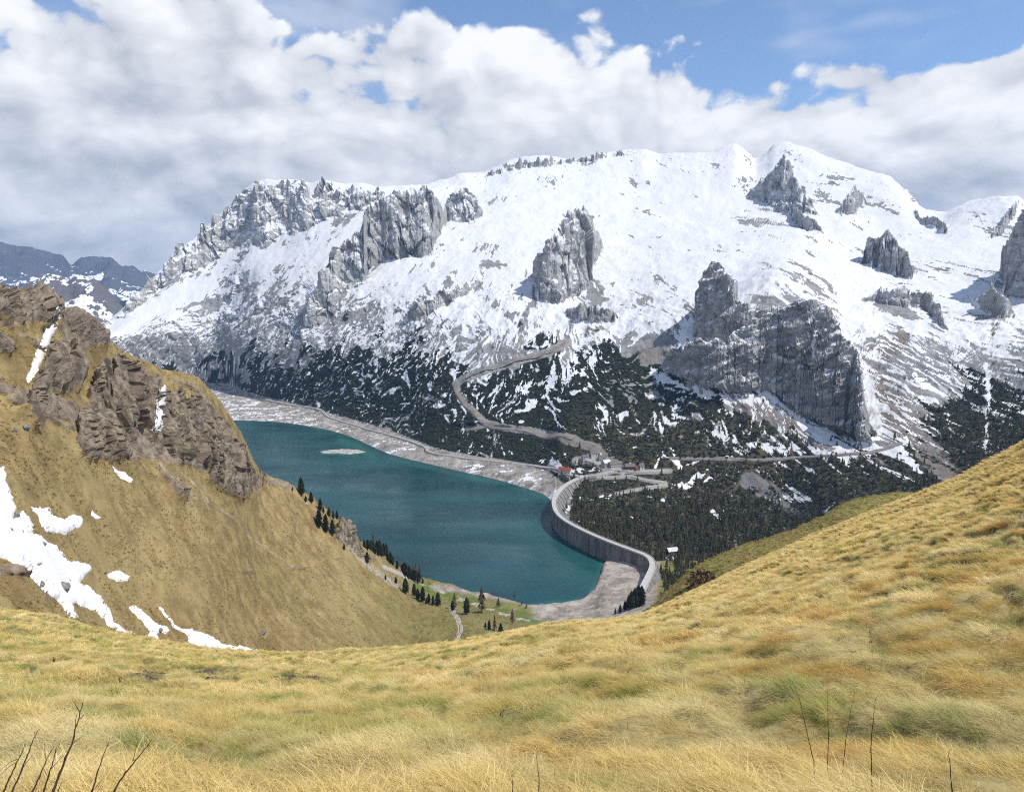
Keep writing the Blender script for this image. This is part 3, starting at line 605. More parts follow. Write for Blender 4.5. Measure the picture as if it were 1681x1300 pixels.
# traced bands: + keeps snow, - bares it  (line, half width, amount)
bands = [([(1075, 608), (1130, 640), (1200, 656), (1255, 650), (1300, 672), (1345, 712), (1400, 738)], 9, .8), ([(1110, 690), (1160, 706), (1215, 728), (1300, 738), (1420, 748), (1480, 735)], 6, .6),
         ([(1110, 572), (1150, 562), (1195, 568), (1238, 556)], 6, .9), ([(1480, 735), (1500, 765), (1528, 795)], 4, .7), ([(1620, 600), (1622, 660), (1618, 740)], 4, .9), ([(1290, 815), (1330, 820)], 5, .7),
         ([(1190, 610), (1120, 650), (1100, 690)], 8, .5), ([(985, 690), (1010, 680), (1030, 682)], 8, .7), ([(1075, 680), (1100, 730), (1115, 765)], 4, .6), ([(540, 675), (560, 640), (620, 590)], 5, .5),
         ([(640, 660), (700, 600), (720, 560)], 5, .35), ([(430, 520), (520, 512), (600, 505)], 4, .6), ([(205, 560), (280, 540), (360, 520)], 7, .6), ([(1160, 770), (1120, 800)], 4, .4), ([(1170, 840), (1188, 858)], 3, .8),
         ([(1420, 610), (1440, 700), (1436, 728)], 8, .7), ([(850, 640), (900, 620), (960, 600)], 7, .35), ([(960, 560), (1030, 620), (1060, 650)], 6, .4), ([(800, 560), (900, 540), (950, 560)], 10, .4),
         ([(300, 610), (350, 600), (390, 600)], 4, .5), ([(230, 580), (260, 605)], 5, .6),
         ([(1000, 600), (1080, 560), (1130, 520)], 10, -.35), ([(1010, 640), (1060, 600), (1090, 570)], 22, -.5), ([(400, 470), (420, 465), (440, 470)], 6, -.25), ([(260, 520), (330, 500), (400, 495)], 10, -.35),
         ([(440, 520), (450, 470), (462, 462)], 4, -.35), ([(1040, 500), (1060, 490)], 8, -.5), ([(800, 432), (830, 436)], 4, -.6), ([(1180, 262), (1215, 285)], 16, -.16), ([(1310, 290), (1400, 330)], 26, -.10), ([(1018, 60), (1040, 310)], 8, -.2),
         ([(1300, 580), (1340, 590)], 1, 0), ([(1450, 690), (1500, 630), (1560, 600)], 50, .16)]
for pts, w, am in bands: cov = cov + am * (.6 if am > 0 and pts[0][0] < 1060 else 1) * band(PX + 5 * stl0, PY + 5 * stl0, pts, w)
cov = cov - .34 * gblur(isr, 14, 9) * (1 - isr)
isr0 = isr; faceless = isr > .5
ledge = nz + .22 * fbm(X / 45, Z / 30, 4, .6, 101) + .16 * st2
high = sst(Z, 80, 420)
rocksnow = sst(ledge + .10 * st1, .60 - .18 * high, .72 - .18 * high)
rocksnow = np.where(C == 1, sst(ledge + .22 * st1 + .03, .52, .64), rocksnow)
rocksnow = np.where((C == 4), sst(ledge + .25 * band(PX, PY, [(945, 350), (935, 400), (940, 440), (920, 475)], 14) + .1 * st1, .58, .7), rocksnow)
rocksnow = np.where((C == 18) | (C == 7) | (C == 14) | (C == 15), sst(ledge + .26 * st1, .42, .56), rocksnow)
rocksnow = np.where((C == 5) | (C == 6), sst(ledge + .10 * st1 - .02, .66, .76), rocksnow)
for pts, w in [([(1110, 568), (1150, 560), (1195, 567), (1238, 556)], 5), ([(1345, 520), (1340, 560), (1338, 590)], 2.5), ([(1270, 582), (1290, 592), (1308, 590)], 4), ([(1250, 545), (1275, 532)], 3), ([(1220, 480), (1260, 495), (1285, 505)], 12),
               ([(1335, 520), (1332, 526)], 6), ([(1170, 470), (1168, 480)], 3), ([(1210, 545), (1228, 540)], 3), ([(545, 455), (570, 468), (598, 465)], 4), ([(672, 350), (700, 375), (715, 380)], 4), ([(1450, 402), (1475, 408)], 5)]:
    rocksnow = np.maximum(rocksnow, band(PX + 7 * st2 + 3 * st3, PY + 7 * st1, pts, w * .8) * (.75 + .5 * st2) * 1.1)
flat = sst(nz, .45, .7)
snow = np.where(faceless, rocksnow, sst(cov * (0.35 + .65 * flat) - streak, -.05, .05))
# pine and larch forest cover
ptop = np.interp(PX, [150, 350, 480, 600, 750, 900, 1000, 1060, 1150, 1250, 1350, 1450, 1520, 1600, 1700], [590, 610, 585, 560, 590, 575, 590, 585, 640, 690, 720, 720, 680, 615, 600])
pn = fbm(ac / 60, al / 150, 5, .6, 120); ptop = ptop - 0 * PX
pine = sst(PY - ptop + (68 + 25 * sst(PX, 1400, 1520)) * pn + 14 * stm, -26, 26) * np.maximum(sst(Z, -386, -376), sst(PX, 930, 950))
bare = np.clip(1.5 * band(PX, PY, [(640, 470), (640, 560), (600, 580)], 30), 0, 1) * .6
pine = pine * (1 - .0 * bare); pine = pine * sst(unif(.55 * stl + .5 * stm + .3 * pn + .10) + .22 * sst(PY, 690, 770), .22, .34)
screes = np.zeros_like(Z)
for pts, w in [([(930, 722), (980, 735), (1010, 760)], 10), ([(1430, 640), (1490, 700), (1560, 790)], 34), ([(1200, 660), (1290, 690), (1360, 735)], 14), ([(1480, 560), (1440, 580)], 16), ([(1060, 590), (1120, 540)], 16), ([(1230, 790), (1310, 830)], 22)]:
    screes = np.maximum(screes, band(PX, PY, pts, w))
pine = pine * (1 - .85 * screes * unif(.7 * st2 + .7 * pn + .3)); pine = np.where(faceless, 0, pine)
gully = band(PX, PY, [(1240, 770), (1290, 820), (1330, 850)], 50)
shore = sst(-Z + 3 * fbm(X / 60, Y / 60, 3), 376, 386) * sst(-PX, -935, -915)
shore = np.maximum(shore, sst(-PX, -470, -430) * sst(-Z, 378, 388)); pine = pine * (1 - shore)
larch = sst(PX, 860, 1000) * sst(PY, 650, 720) * .75 + .0
warm = np.clip(screes * 1.1 * np.where(PX > 1380, 1, .8), 0, 1) * (1 - isr) * sst(unif(st2 * .7 + pn * .5 + .1), .25, .6); warm = warm * (1 - band(PX, PY, [(1200, 780), (1310, 830), (1420, 800)], 50)); warm = np.maximum(warm, .9 * band(PX, PY, [(940, 725), (985, 737), (1008, 758)], 9))
# roads and built-up ground stay clear of pines and snow
ROADS = {'piste': [(932, 561), (905, 576), (870, 588), (830, 599), (790, 610), (760, 622), (749, 632), (752, 645), (766, 664), (782, 680), (800, 696), (830, 702), (870, 707), (910, 714), (945, 722)],
         'spur': [(766, 704), (785, 701), (805, 698)],
         'lake': [(395, 648), (430, 656), (470, 663), (510, 670), (528, 674), (540, 685), (580, 697), (630, 711), (680, 727), (698, 734), (706, 743), (750, 750), (800, 756), (850, 762), (905, 769), (930, 778), (955, 783)],
         'village': [(958, 784), (985, 779), (1006, 773), (1022, 772), (1050, 775), (1100, 773)], 'yard': [(945, 757), (965, 753), (985, 762), (1005, 769), (1022, 772)],
         'service': [(978, 784), (1005, 784), (1032, 782), (1060, 788), (1092, 793), (1094, 797), (1050, 803), (1008, 811)],
         'valley': [(1100, 752), (1170, 753), (1240, 755), (1300, 751), (1360, 748), (1420, 744), (1450, 738), (1480, 728)]}
clear = np.zeros_like(Z)
for k, w in (('piste', 7), ('lake', 3.5), ('village', 5), ('yard', 8), ('service', 4), ('valley', 2.5), ('spur', 4)):
    clear = np.maximum(clear, band(PX, PY, ROADS[k], w))
pine = pine * (1 - clear); snow = snow * (1 - np.clip(clear * 1.3, 0, 1))
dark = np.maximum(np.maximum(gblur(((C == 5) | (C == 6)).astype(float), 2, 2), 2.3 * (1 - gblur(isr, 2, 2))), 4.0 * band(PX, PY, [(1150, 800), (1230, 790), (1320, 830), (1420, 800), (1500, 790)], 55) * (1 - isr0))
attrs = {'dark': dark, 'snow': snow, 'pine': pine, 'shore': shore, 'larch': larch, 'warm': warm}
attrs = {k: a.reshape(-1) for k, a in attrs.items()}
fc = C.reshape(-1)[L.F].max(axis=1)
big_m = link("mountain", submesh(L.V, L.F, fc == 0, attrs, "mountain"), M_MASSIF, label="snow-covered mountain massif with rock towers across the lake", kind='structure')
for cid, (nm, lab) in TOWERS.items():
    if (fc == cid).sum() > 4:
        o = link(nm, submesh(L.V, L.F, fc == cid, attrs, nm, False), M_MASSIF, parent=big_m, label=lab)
MA_pine, MA_snow = pine, snow

# ------------------------------------------------------------------ the near valley side: left hill, terrace and shore
hc = {-150: [(1150, 160), (965, 240), (850, 285), (710, 335), (560, 390), (432, 430)], 0: [(1150, 175), (990, 255), (865, 300), (725, 350), (590, 400), (472, 440)],
      120: [(1150, 205), (1030, 295), (905, 345), (765, 400), (632, 455), (522, 505)], 180: [(1150, 225), (1042, 320), (925, 375), (795, 430), (675, 490), (574, 545)],
      250: [(1150, 250), (1057, 350), (945, 405), (825, 465), (712, 525), (606, 580)], 330: [(1150, 280), (1070, 385), (962, 440), (852, 505), (745, 570), (628, 630)],
      380: [(1150, 310), (1076, 420), (978, 475), (882, 540), (785, 610), (692, 675)], 430: [(1150, 340), (1080, 465), (1002, 520), (922, 590), (842, 665), (770, 740)],
      500: [(1150, 400), (1082, 515), (1022, 570), (952, 640), (882, 720), (814, 790)], 560: [(1150, 440), (1082, 560), (1032, 620), (972, 690), (912, 760), (858, 830)],
      620: [(1150, 480), (1080, 600), (1037, 660), (992, 730), (947, 810), (905, 880)], 680: [(1140, 540), (1075, 660), (1042, 720), (1006, 800), (972, 880), (940, 950)],
      750: [(1130, 600), (1064, -338), (1042, -352), (1016, -368), (991, -386), (967, 0)], 820: [(1110, 640), (1052, -350), (1036, -364), (1016, -378), (1001, -390), (984, 0)],
      880: [(1100, 680), (1045, -362), (1028, -374), (1016, -384), (1004, -394), (992, 0)], 950: [(1100, 700), (1040, -364), (1022, -378), (1009, -388), (997, -396), (985, 0)],
      975: [(1090, 720), (1035, -362), (1018, -376), (1004, -385), (988, -394), (967, 0)], 996: [(1080, 720), (1028, -362), (1006, -376), (986, -385), (961, -393), (920, -399)],
      1030: [(1070, 740), (1016, -360), (996, -374), (976, -383), (951, -390), (916, -397)], 1075: [(1060, 740), (1001, -352), (986, -364), (971, -374), (951, -384), (922, -396)],
      1100: [(1050, 740), (991, -358), (976, -370), (961, -384), (946, -398), (918, -425)], 1200: [(1030, 740), (971, -345), (961, -365), (951, -384), (941, -402), (925, -430)],
      1350: [(1030, 740), (971, -345), (961, -365), (951, -384), (941, -402), (925, -430)]}
lines = [[(x, c[k][0], lz(x, c[k][0], c[k][1])) for x, c in sorted(hc.items())] for k in range(6)]
ridge = [(-150, 432), (-60, 452), (0, 472), (30, 478), (60, 487), (95, 498), (120, 510), (150, 533), (180, 574), (215, 592), (250, 606), (290, 618), (325, 626), (345, 645), (370, 678), (395, 715), (430, 770), (465, 793), (500, 814), (530, 838), (560, 858), (585, 882), (620, 905), (650, 924), (680, 940)]
r5 = np.array([(x, l[2]) for x, l in zip(sorted(hc), lines[5])], float)
lines[5] = [(x, y, float(np.interp(x, r5[:, 0], r5[:, 1]))) for x, y in ridge] + [q for q in lines[5] if q[0] > 690]
HL = Layer(-150, 1300, 820)
def hpost(r, te):
    z = r * te; z1 = np.minimum(z - 8, -404 + 0 * z); dr = np.clip((z + 404) / 1.0, 30, 500)
    px = CX + FPX * np.tan(HL.th); lo = sst(px, 985, 1000)
    z1 = z1 * (1 - lo) + (z - 14) * lo; z1 = np.minimum(z1, z - 6)
    return [(r + .06 * dr, (z - .05 * dr - 1) / (r + .06 * dr)), (r + dr, z1 / (r + dr)), (r + dr + 60, (z1 - 45) / (r + dr + 60))]
HL.stations(lines, None, hpost); HL.dense(1100)
pxd = CX + FPX * np.tan(HL.th)[:, None] + 0 * HL.r; sd = HL.scoord(HL.r)
wgt = sst(-pxd, -1000, -700) * sst(-sd, -5.6, -4.8) * .9 + .1
HL.H += wgt * (8 * fbm(HL.x / 90, HL.y / 90, 3, .5, 3) + 2.6 * fbm(HL.x / 24, HL.y / 24, 4, .6, 8) + 4.0 * ridged((HL.x + .5 * HL.y) / 55, (HL.y - .5 * HL.x) / 150, 4, .55, 19))
HL.H += .45 * fbm(HL.x / 5, HL.y / 5, 3, .6, 13) * (sd < 5.2)
hcl = HL.cliff
hcl(1, [(-60, 452), (0, 466), (20, 470), (45, 476), (70, 482), (90, 488), (98, 492), (106, 506)], [(-60, 505), (0, 528), (25, 535), (50, 530), (70, 533), (90, 528), (98, 516), (106, 510)], 62, .6, 14, 60, 1.2)
hcl(2, [(98, 512), (106, 500), (120, 506), (145, 526), (165, 548), (178, 570)], [(98, 556), (110, 568), (135, 576), (160, 573), (178, 574)], 60, .5, 6, 60)
hcl(3, [(-40, 560), (0, 548), (12, 552), (20, 566)], [(-40, 580), (0, 585), (12, 585), (20, 578)], 60, .4, 8, 60)
hcl(4, [(46, 640), (56, 606), (64, 582), (78, 556), (92, 552), (105, 560), (114, 552), (124, 575), (132, 602), (141, 628)], [(46, 650), (60, 640), (72, 640), (90, 652), (110, 650), (128, 634), (141, 632)], 70, .55, 16, 75)
hcl(5, [(36, 660), (44, 636), (56, 638), (66, 650), (72, 672)], [(36, 682), (48, 702), (58, 704), (66, 698), (72, 680)], 66, .5, 7, 85)
hcl(7, [(132, 660), (142, 628), (155, 602), (168, 588), (178, 600), (184, 640)], [(132, 665), (145, 682), (160, 692), (175, 690), (184, 660)], 68, .5, 14, 75)
hcl(6, [(176, 620), (186, 582), (198, 588), (235, 611), (268, 624), (292, 634), (328, 648), (350, 668), (368, 700), (384, 724), (400, 748), (418, 774), (432, 794)],
    [(176, 680), (190, 700), (215, 706), (232, 700), (246, 728), (272, 742), (290, 750), (312, 764), (335, 766), (350, 790), (372, 804), (392, 816), (412, 808), (432, 797)], 71, .45, 18, 60)
hcl(9, [(118, 714), (124, 672), (150, 664), (172, 690), (200, 708), (218, 735), (226, 752)], [(118, 722), (126, 748), (150, 754), (180, 757), (205, 760), (226, 756)], 60, .5, 12, 75)
hcl(10, [(336, 782), (345, 750), (358, 740), (372, 760), (385, 768), (400, 770), (418, 776), (430, 798)], [(336, 792), (350, 800), (362, 806), (375, 814), (392, 818), (412, 812), (430, 804)], 74, .5, 12, 75)
hcl(8, [(246, 738), (262, 762), (285, 786), (310, 812), (326, 830)], [(246, 744), (262, 784), (285, 812), (310, 828), (326, 834)], 55, .5, 7, 85)
hcl(11, [(546, 872), (558, 850), (572, 850), (580, 868), (590, 890), (608, 920)], [(546, 882), (560, 890), (575, 902), (590, 916), (608, 926)], 68, .6, 7, 85)
hcl(12, [(-150, 900), (-40, 905), (0, 912), (40, 938), (80, 965), (110, 985)], [(-150, 925), (-40, 930), (0, 940), (40, 962), (80, 985), (110, 990)], 40, .2, 4, 200)
HL.mesh(480, .13, 7)
nrm = HL.normals(); isr = (HL.C > 0).astype(float)
Xh, Yh, Zh = HL.X, HL.Y, HL.Z
blk = fbm3(Xh / 34, Yh / 34, Zh / 50, 5, .58, 7); ribs = fbm3(Xh / 17, Yh / 17, Zh / 110, 5, .6, 17, True); crk = fbm3(Xh / 5, Yh / 5, Zh / 9, 3, .6, 27, True)
pxh0, pyh0 = proj(Xh, Yh, Zh)
rw = gblur(isr * (HL.C != 12) + .25 * isr * (HL.C == 12), 4, 3)
beachw = sst(pxh0, 860, 900) * sst(-pxh0, -1085, -1060) * sst(pyh0, 905, 915)
otn = fbm(Xh / 30, Zh / 22 + Yh / 60, 5, .6, 88); otc = sst(otn, .22, .42) * sst(-pxh0 - .15 * pyh0, -560, -430) * sst(-pyh0, -800, -640)
otc = np.maximum(otc, sst(otn, -.05, .25) * inside(pxh0, pyh0, [(60, 520), (130, 540), (200, 590), (330, 640), (400, 740), (430, 800), (380, 815), (300, 770), (220, 770), (120, 760), (60, 660)]))
otc = np.maximum(otc, .9 * sst(otn, .40, .52) * sst(-pxh0, -640, -420))
rw = np.maximum(rw, .35 * otc)
fr = np.zeros(Zh.shape); mk_ = rw > .04; q_ = (Xh[mk_] + 3 * blk[mk_], Yh[mk_], Zh[mk_] + 4 * ribs[mk_])
fr[mk_] = 6.0 * facets(*q_, 19, 60, 3, .12) + 3.2 * facets(*q_, 7.5, 20, 5, .12)
nsh = HL.soft_normals(16, 14)
HL.displace(rw * (fr + 3.5 * blk + 8.0 * ribs + 1.2 * crk - 1.0) + beachw * (1.5 * fbm(Xh / 20, Yh / 14, 5, .62, 4)), nsh)
HL.finish(); PXh, PYh, C = HL.PX, HL.PY, HL.C
rock = np.maximum(gblur(isr, 1, 1), otc)
scr = np.zeros_like(Zh)
for pts, w, am in [([(290, 768), (325, 800), (345, 826), (385, 850), (408, 880), (440, 902), (480, 930)], 4, .55), ([(350, 815), (420, 855), (470, 880)], 5, .35), ([(600, 895), (640, 940), (690, 975), (740, 1000), (800, 1025), (860, 1035)], 9, .45), ([(560, 880), (600, 925), (650, 960)], 11, .6),
                   ([(630, 930), (700, 960), (760, 985), (820, 1005), (870, 1020)], 5, .85), ([(250, 750), (300, 800), (330, 830)], 12, .5), ([(430, 780), (480, 805), (520, 840)], 6, .5), ([(740, 998), (752, 1016), (756, 1034), (747, 1056)], 4.0, 1.2), ([(520, 935), (560, 955)], 8, .3), ([(215, 790), (235, 830)], 9, .35), ([(275, 840), (330, 880)], 9, .3)]:
    scr = np.maximum(scr, am * band(PXh, PYh, pts, w))
beach = sst(-HL.Z, 379, 393) * sst(PXh, 700, 760) * sst(-PXh, -1090, -1072)
shore_l = sst(-PYh, -1034, -1020) * sst(PXh, 868, 925) * sst(-PXh, -1084, -1070); beach = np.maximum(beach * sst(PXh - (PYh - 985) * 1.2, 700, 730), shore_l)
strip = band(PXh, PYh, [(715, 964), (760, 968), (790, 974), (850, 985), (885, 995), (910, 1012), (925, 1028)], 5); beach = np.clip(np.maximum(beach * sst(PXh, 862, 890), strip * 1.2), 0, 1)
lush = band(PXh, PYh, [(690, 962), (745, 980), (800, 992), (850, 1004), (900, 1024)], 14) * .9 * sst(fbm(HL.X / 18, HL.Y / 18, 4, .6, 51) + .45, 0, .7)
green = sst(PXh + .6 * PYh, 1050, 1400) * .7 + .25 * sst(fbm(HL.X / 70, HL.Y / 70, 4, .55, 33), .1, .6); green = np.maximum(green, sst(PXh, 1075, 1090))
scr = np.maximum(scr * (1 - .8 * lush), 0)
attrs = {k: a.reshape(-1) for k, a in {'rock': rock, 'scree': scr, 'beach': beach, 'lush': lush, 'green': green}.items()}
fc = C.reshape(-1)[HL.F].max(axis=1)
hill = link("hillside", submesh(HL.V, HL.F, fc == 0, attrs, "hillside"), M_HILL, label="brown grassy hillside falling to the lake at left", kind='structure')
CR = {1: ("crag", "dark crags on the hill's skyline at the left edge"), 2: ("crag", "rounded rock dome with a grassy back on the hill's skyline"), 3: ("crag", "small crag at the left edge below the skyline crags"),
      4: ("pinnacle_group", "brown rock pinnacles beside the long thin snow gully"), 5: ("crag", "small dark crag low on the left grass slope"), 6: ("cliff_face", "tall brown ribbed cliff dropping from the hill's ridge toward the lake"),
      7: ("crag", "narrow brown rib left of the tall ribbed cliff"), 8: ("outcrop", "grey slanting outcrop in the grass below the cliff"), 9: ("crag", "lower brown crag between grass gullies"),
      10: ("pinnacle_group", "pale grey pinnacles at the foot of the ribbed cliff"), 11: ("crag", "grey crag beside the pines above the lake"), 12: ("bank", "brown rocky bank at the lower left edge")}
for cid, (nm, lab) in CR.items():
    if (fc == cid).sum() > 4: link(nm, submesh(HL.V, HL.F, fc == cid, attrs, nm, False), M_HILL, parent=hill, label=lab)

# ------------------------------------------------------------------ foreground meadow
nc = {-160: [(1330, 2.6), (1240, 4.6), (1160, 9.5), (1080, 23), (1020, 42), (978, 62)], 0: [(1330, 2.5), (1240, 4.4), (1165, 9.5), (1090, 23), (1035, 42), (1000, 60)], 200: [(1330, 2.4), (1240, 4.2), (1175, 9), (1110, 22), (1070, 40), (1040, 58)],
      430: [(1330, 2.3), (1240, 4.0), (1180, 8.5), (1130, 20), (1095, 37), (1072, 54)], 600: [(1330, 2.25), (1240, 3.9), (1180, 8), (1130, 18), (1095, 33), (1071, 50)], 730: [(1330, 2.2), (1240, 3.8), (1175, 7.5), (1120, 16), (1080, 30), (1058, 44)],
      800: [(1330, 2.2), (1235, 3.8), (1160, 7.4), (1105, 15), (1070, 28), (1047, 44)], 880: [(1330, 2.2), (1230, 3.8), (1145, 7.4), (1085, 15.5), (1048, 32), (1028, 54)], 1040: [(1330, 2.2), (1220, 3.8), (1125, 7.5), (1060, 17), (1030, 38), (1009, 78)],
      1200: [(1330, 2.25), (1210, 3.9), (1100, 8), (1020, 19), (970, 42), (938, 90)], 1400: [(1330, 2.4), (1200, 4.1), (1060, 8.6), (950, 21), (890, 46), (850, 98)], 1550: [(1330, 2.5), (1190, 4.3), (1030, 9), (900, 22), (835, 48), (790, 98)],
      1681: [(1330, 2.6), (1180, 4.5), (1000, 9.2), (850, 22), (775, 48), (725, 92)], 1860: [(1330, 2.8), (1170, 4.8), (970, 9.5), (790, 22), (690, 46), (620, 85)]}
lines = [[(x, c[k][0] + (0, 0, 0, 2, 4, 7)[k], 1.6 * c[k][1]) for x, c in sorted(nc.items())] for k in range(6)]
NL = Layer(-160, 1860, 560)
NL.stations(lines, lambda r, te: [(r * .22, -1.75 / (r * .22)), (r * .55, te * 1.12), (r * .85, te * 1.02)], lambda r, te: [(r * 1.35, te - .045), (r * 2.2, te - .13), (r * 3.2, te - .2)])
NL.dense(900)
def tuss(x, y):
    wxx = x + .25 * n2(x * .9, y * .9, 5); wyy = y + .25 * n2(x * .9, y * .9, 6)
    d, cid = worley(wxx * .95, wyy * 1.15, 2); d2, c2 = worley(wxx * 2.1, wyy * 2.3, 4)
    return d, cid, d2, c2
d, ci, d2, c2 = tuss(NL.x, NL.y)
sn = NL.scoord(NL.r); amp = np.interp(NL.r, [1.5, 4, 12, 60, 160], [.08, .18, .28, .52, .66])
lump = amp * (1.0 - np.clip(d / .75, 0, 1) ** 1.5) + .35 * amp * (1 - np.clip(d2 / .7, 0, 1) ** 1.5)
NL.H += lump + .12 * np.interp(NL.r, [2, 20], [.2, 1]) * fbm(NL.x / 3.2, NL.y / 3.2, 3, .5, 15) * 2 + .5 * np.interp(NL.r, [4, 25], [0, 1]) * fbm(NL.x / 11, NL.y / 11, 3, .5, 16)
NL.mesh(560, .10, 5); NL.finish()
soil = np.zeros_like(NL.Z)
for pts, w in [([(325, 1104), (385, 1113)], 11), ([(230, 1105), (268, 1109)], 9), ([(450, 1112), (518, 1109)], 7), ([(255, 1180), (300, 1182)], 5), ([(0, 1112), (12, 1114)], 5)]:
    soil = np.maximum(soil, band(NL.PX, NL.PY, pts, w) * 1.4)
soil = np.clip(soil + .5 * soil * fbm(NL.X / 1.2, NL.Y / 1.2, 3, .6, 5), 0, 1)
link("meadow_ground", np_mesh("meadow_ground", NL.V, NL.F, {'soil': soil.reshape(-1)}), M_NEAR, label="tussocky meadow slope in the foreground", kind='structure')

# ------------------------------------------------------------------ green spur behind the right-hand meadow
top = [(1040, 1020, 232), (1080, 985, 238), (1105, 962, 242), (1150, 926, 250), (1170, 915, 254), (1205, 899, 260), (1260, 882, 270), (1310, 867, 280), (1345, 850, 287), (1375, 834, 292), (1410, 818, 300), (1450, 811, 308), (1490, 812, 314), (1530, 820, 318), (1640, 850, 325)]
SP = Layer(1050, 1630, 260)
SP.stations([[(x, y + 170, r - 110) for x, y, r in top], [(x, y + 95, r - 62) for x, y, r in top], [(x, y + 42, r - 28) for x, y, r in top], top], None,
            lambda r, te: [(r * 1.04, te - .012), (r * 1.25, te - .13), (r * 1.6, te - .30)])
SP.dense(420)
SP.H += 1.3 * fbm(SP.x / 22, SP.y / 22, 4, .55, 3) + .45 * fbm(SP.x / 3.5, SP.y / 3.5, 3, .6, 6)
SP.mesh(170, .12, 5); SP.finish()
link("grassy_spur", np_mesh("grassy_spur", SP.V, SP.F), M_SPUR, label="olive green grassy spur behind the right meadow slope", kind='structure')

# ------------------------------------------------------------------ far ranges at the left
def far_range(name, label, ridge, base, px0, px1, J, rows, amp, warm, sn0, pinez):
    F = Layer(px0, px1, J); mid = [(x, .5 * (y + np.interp(x, [b[0] for b in base], [b[1] for b in base])), .5 * (r + np.interp(x, [b[0] for b in base], [b[2] for b in base]))) for x, y, r in ridge]
    F.stations([base, mid, ridge], None, lambda r, te: [(r * 1.05, te - .012), (r * 1.25, te - .06)]); F.dense(500)
    sc = F.scoord(F.r); wv = np.interp(sc, [0, .5, 1.6, 2.1, 3], [.4, 1, 1, .55, .6])
    F.H += wv * amp * (1.1 * ridged(F.x / (amp * 9), F.y / (amp * 11), 6, .55, 5) + .6 * fbm(F.x / (amp * 4), F.y / (amp * 4), 5, .6, 9))
    F.mesh(rows, .1, 7); F.finish(); nz = F.normals()[..., 2]
    sn = sst(nz + .25 * fbm(F.X / 300, F.Y / 300, 4, .6, 4) + sn0 * sst(F.Z, -400, 700) - .1, .62, .74)
    pn = sst(pinez - F.Z + 150 * fbm(F.X / 500, F.Y / 500, 4, .6, 8), -80, 80)
    link(name, np_mesh(name, F.V, F.F, {'snow': (sn * (1 - .8 * pn)).reshape(-1), 'pine': pn.reshape(-1), 'warm': np.full(F.Z.size, warm)}), M_FAR, label=label, kind='structure')
far_range("far_mountains", "far blue snow-flecked mountain range on the left horizon", [(-220, 395, 15500), (-60, 405, 15500), (0, 407, 15000), (25, 412, 15000), (45, 409, 15000), (65, 414, 15000), (85, 424, 15000), (105, 430, 15000), (118, 444, 15000), (135, 434, 15500), (150, 431, 15500), (180, 429, 15500), (192, 438, 15500), (200, 446, 15500), (222, 450, 15500), (245, 456, 15500), (300, 470, 15500), (420, 480, 15500)],
          [(-220, 540, 10000), (420, 545, 10000)], -220, 420, 330, 150, 170, 0.0, -.30, -100)
far_range("far_foothill", "brownish rocky foothill in front of the blue far range", [(-120, 500, 8200), (20, 490, 8200), (45, 474, 8200), (62, 464, 8200), (85, 457, 8200), (105, 461, 8200), (130, 454, 8200), (152, 458, 8200), (170, 472, 8200), (186, 487, 8200), (197, 503, 8200), (215, 522, 8200), (300, 545, 8200)],
          [(-120, 590, 6200), (300, 590, 6200)], -120, 300, 220, 110, 70, .45, -.36, -420)
# valley floor far below, closing the ground to the horizon
gp = 60000.0; link("valley_floor", pd_mesh("valley_floor", [(-gp, -2000, -1100), (gp, -2000, -1100), (gp, gp, -1100), (-gp, gp, -1100)], [(0, 1, 2, 3)]), mat_simple("valley_forest", (.02, .028, .016), (.05, .055, .03), .002, .95, 0), label="dark forested valley floor far below the mountains", kind='structure')

# ------------------------------------------------------------------ the lake and the dam
CREST_Z = -370.0
def at_z(px, py, z):
    th, te = px_dir(px, py); r = z / float(te); return Vector((r * math.sin(th), r * math.cos(th), z))
dam_px = [(962, 779), (950, 785), (932, 794), (918, 806), (910, 821), (913, 838), (926, 852), (950, 866), (980, 880), (1010, 892), (1040, 903), (1058, 910), (1068, 917), (1072, 928), (1068, 940), (1060, 956), (1052, 972), (1046, 984)]
ctrl = [at_z(x, y, CREST_Z) for x, y in dam_px]
def catmull(P, n):
    out = []
    for i in range(len(P) - 1):
        p0, p1, p2, p3 = P[max(i - 1, 0)], P[i], P[i + 1], P[min(i + 2, len(P) - 1)]
        for k in range(n):
            t = k / n; out.append(.5 * ((2 * p1) + (p2 - p0) * t + (2 * p0 - 5 * p1 + 4 * p2 - p3) * t * t + (3 * p1 - p0 - 3 * p2 + p3) * t ** 3))
    return out + [P[-1]]
axis = catmull(ctrl, 30)
for _ in range(40): axis = [axis[0]] + [(axis[i - 1] + axis[i] * 2 + axis[i + 1]) / 4 for i in range(1, len(axis) - 1)] + [axis[-1]]
cum = [0.0]
for a, b in zip(axis[:-1], axis[1:]): cum.append(cum[-1] + (b - a).length)
AX = np.array([tuple(p) for p in axis]); LEN = cum[-1]
def dam_at(sv):
    p = np.array([np.interp(sv, cum, AX[:, k]) for k in range(3)]); q = np.array([np.interp(min(sv + 2, LEN), cum, AX[:, k]) - np.interp(max(sv - 2, 0), cum, AX[:, k]) for k in range(3)])
    q[2] = 0; q /= np.linalg.norm(q); return p, np.array([q[1], -q[0], 0])     # right-hand normal
_, nn = dam_at(LEN * .55)
UP = 1.0 if nn[0] < 0 else -1.0                                                   # +UP points to the water
dam = link("dam", None, label="curved grey concrete gravity dam closing the right end of the lake", cat="dam", loc=(0, 0, 0))
dam.empty_display_size = 20
WC = 3.7
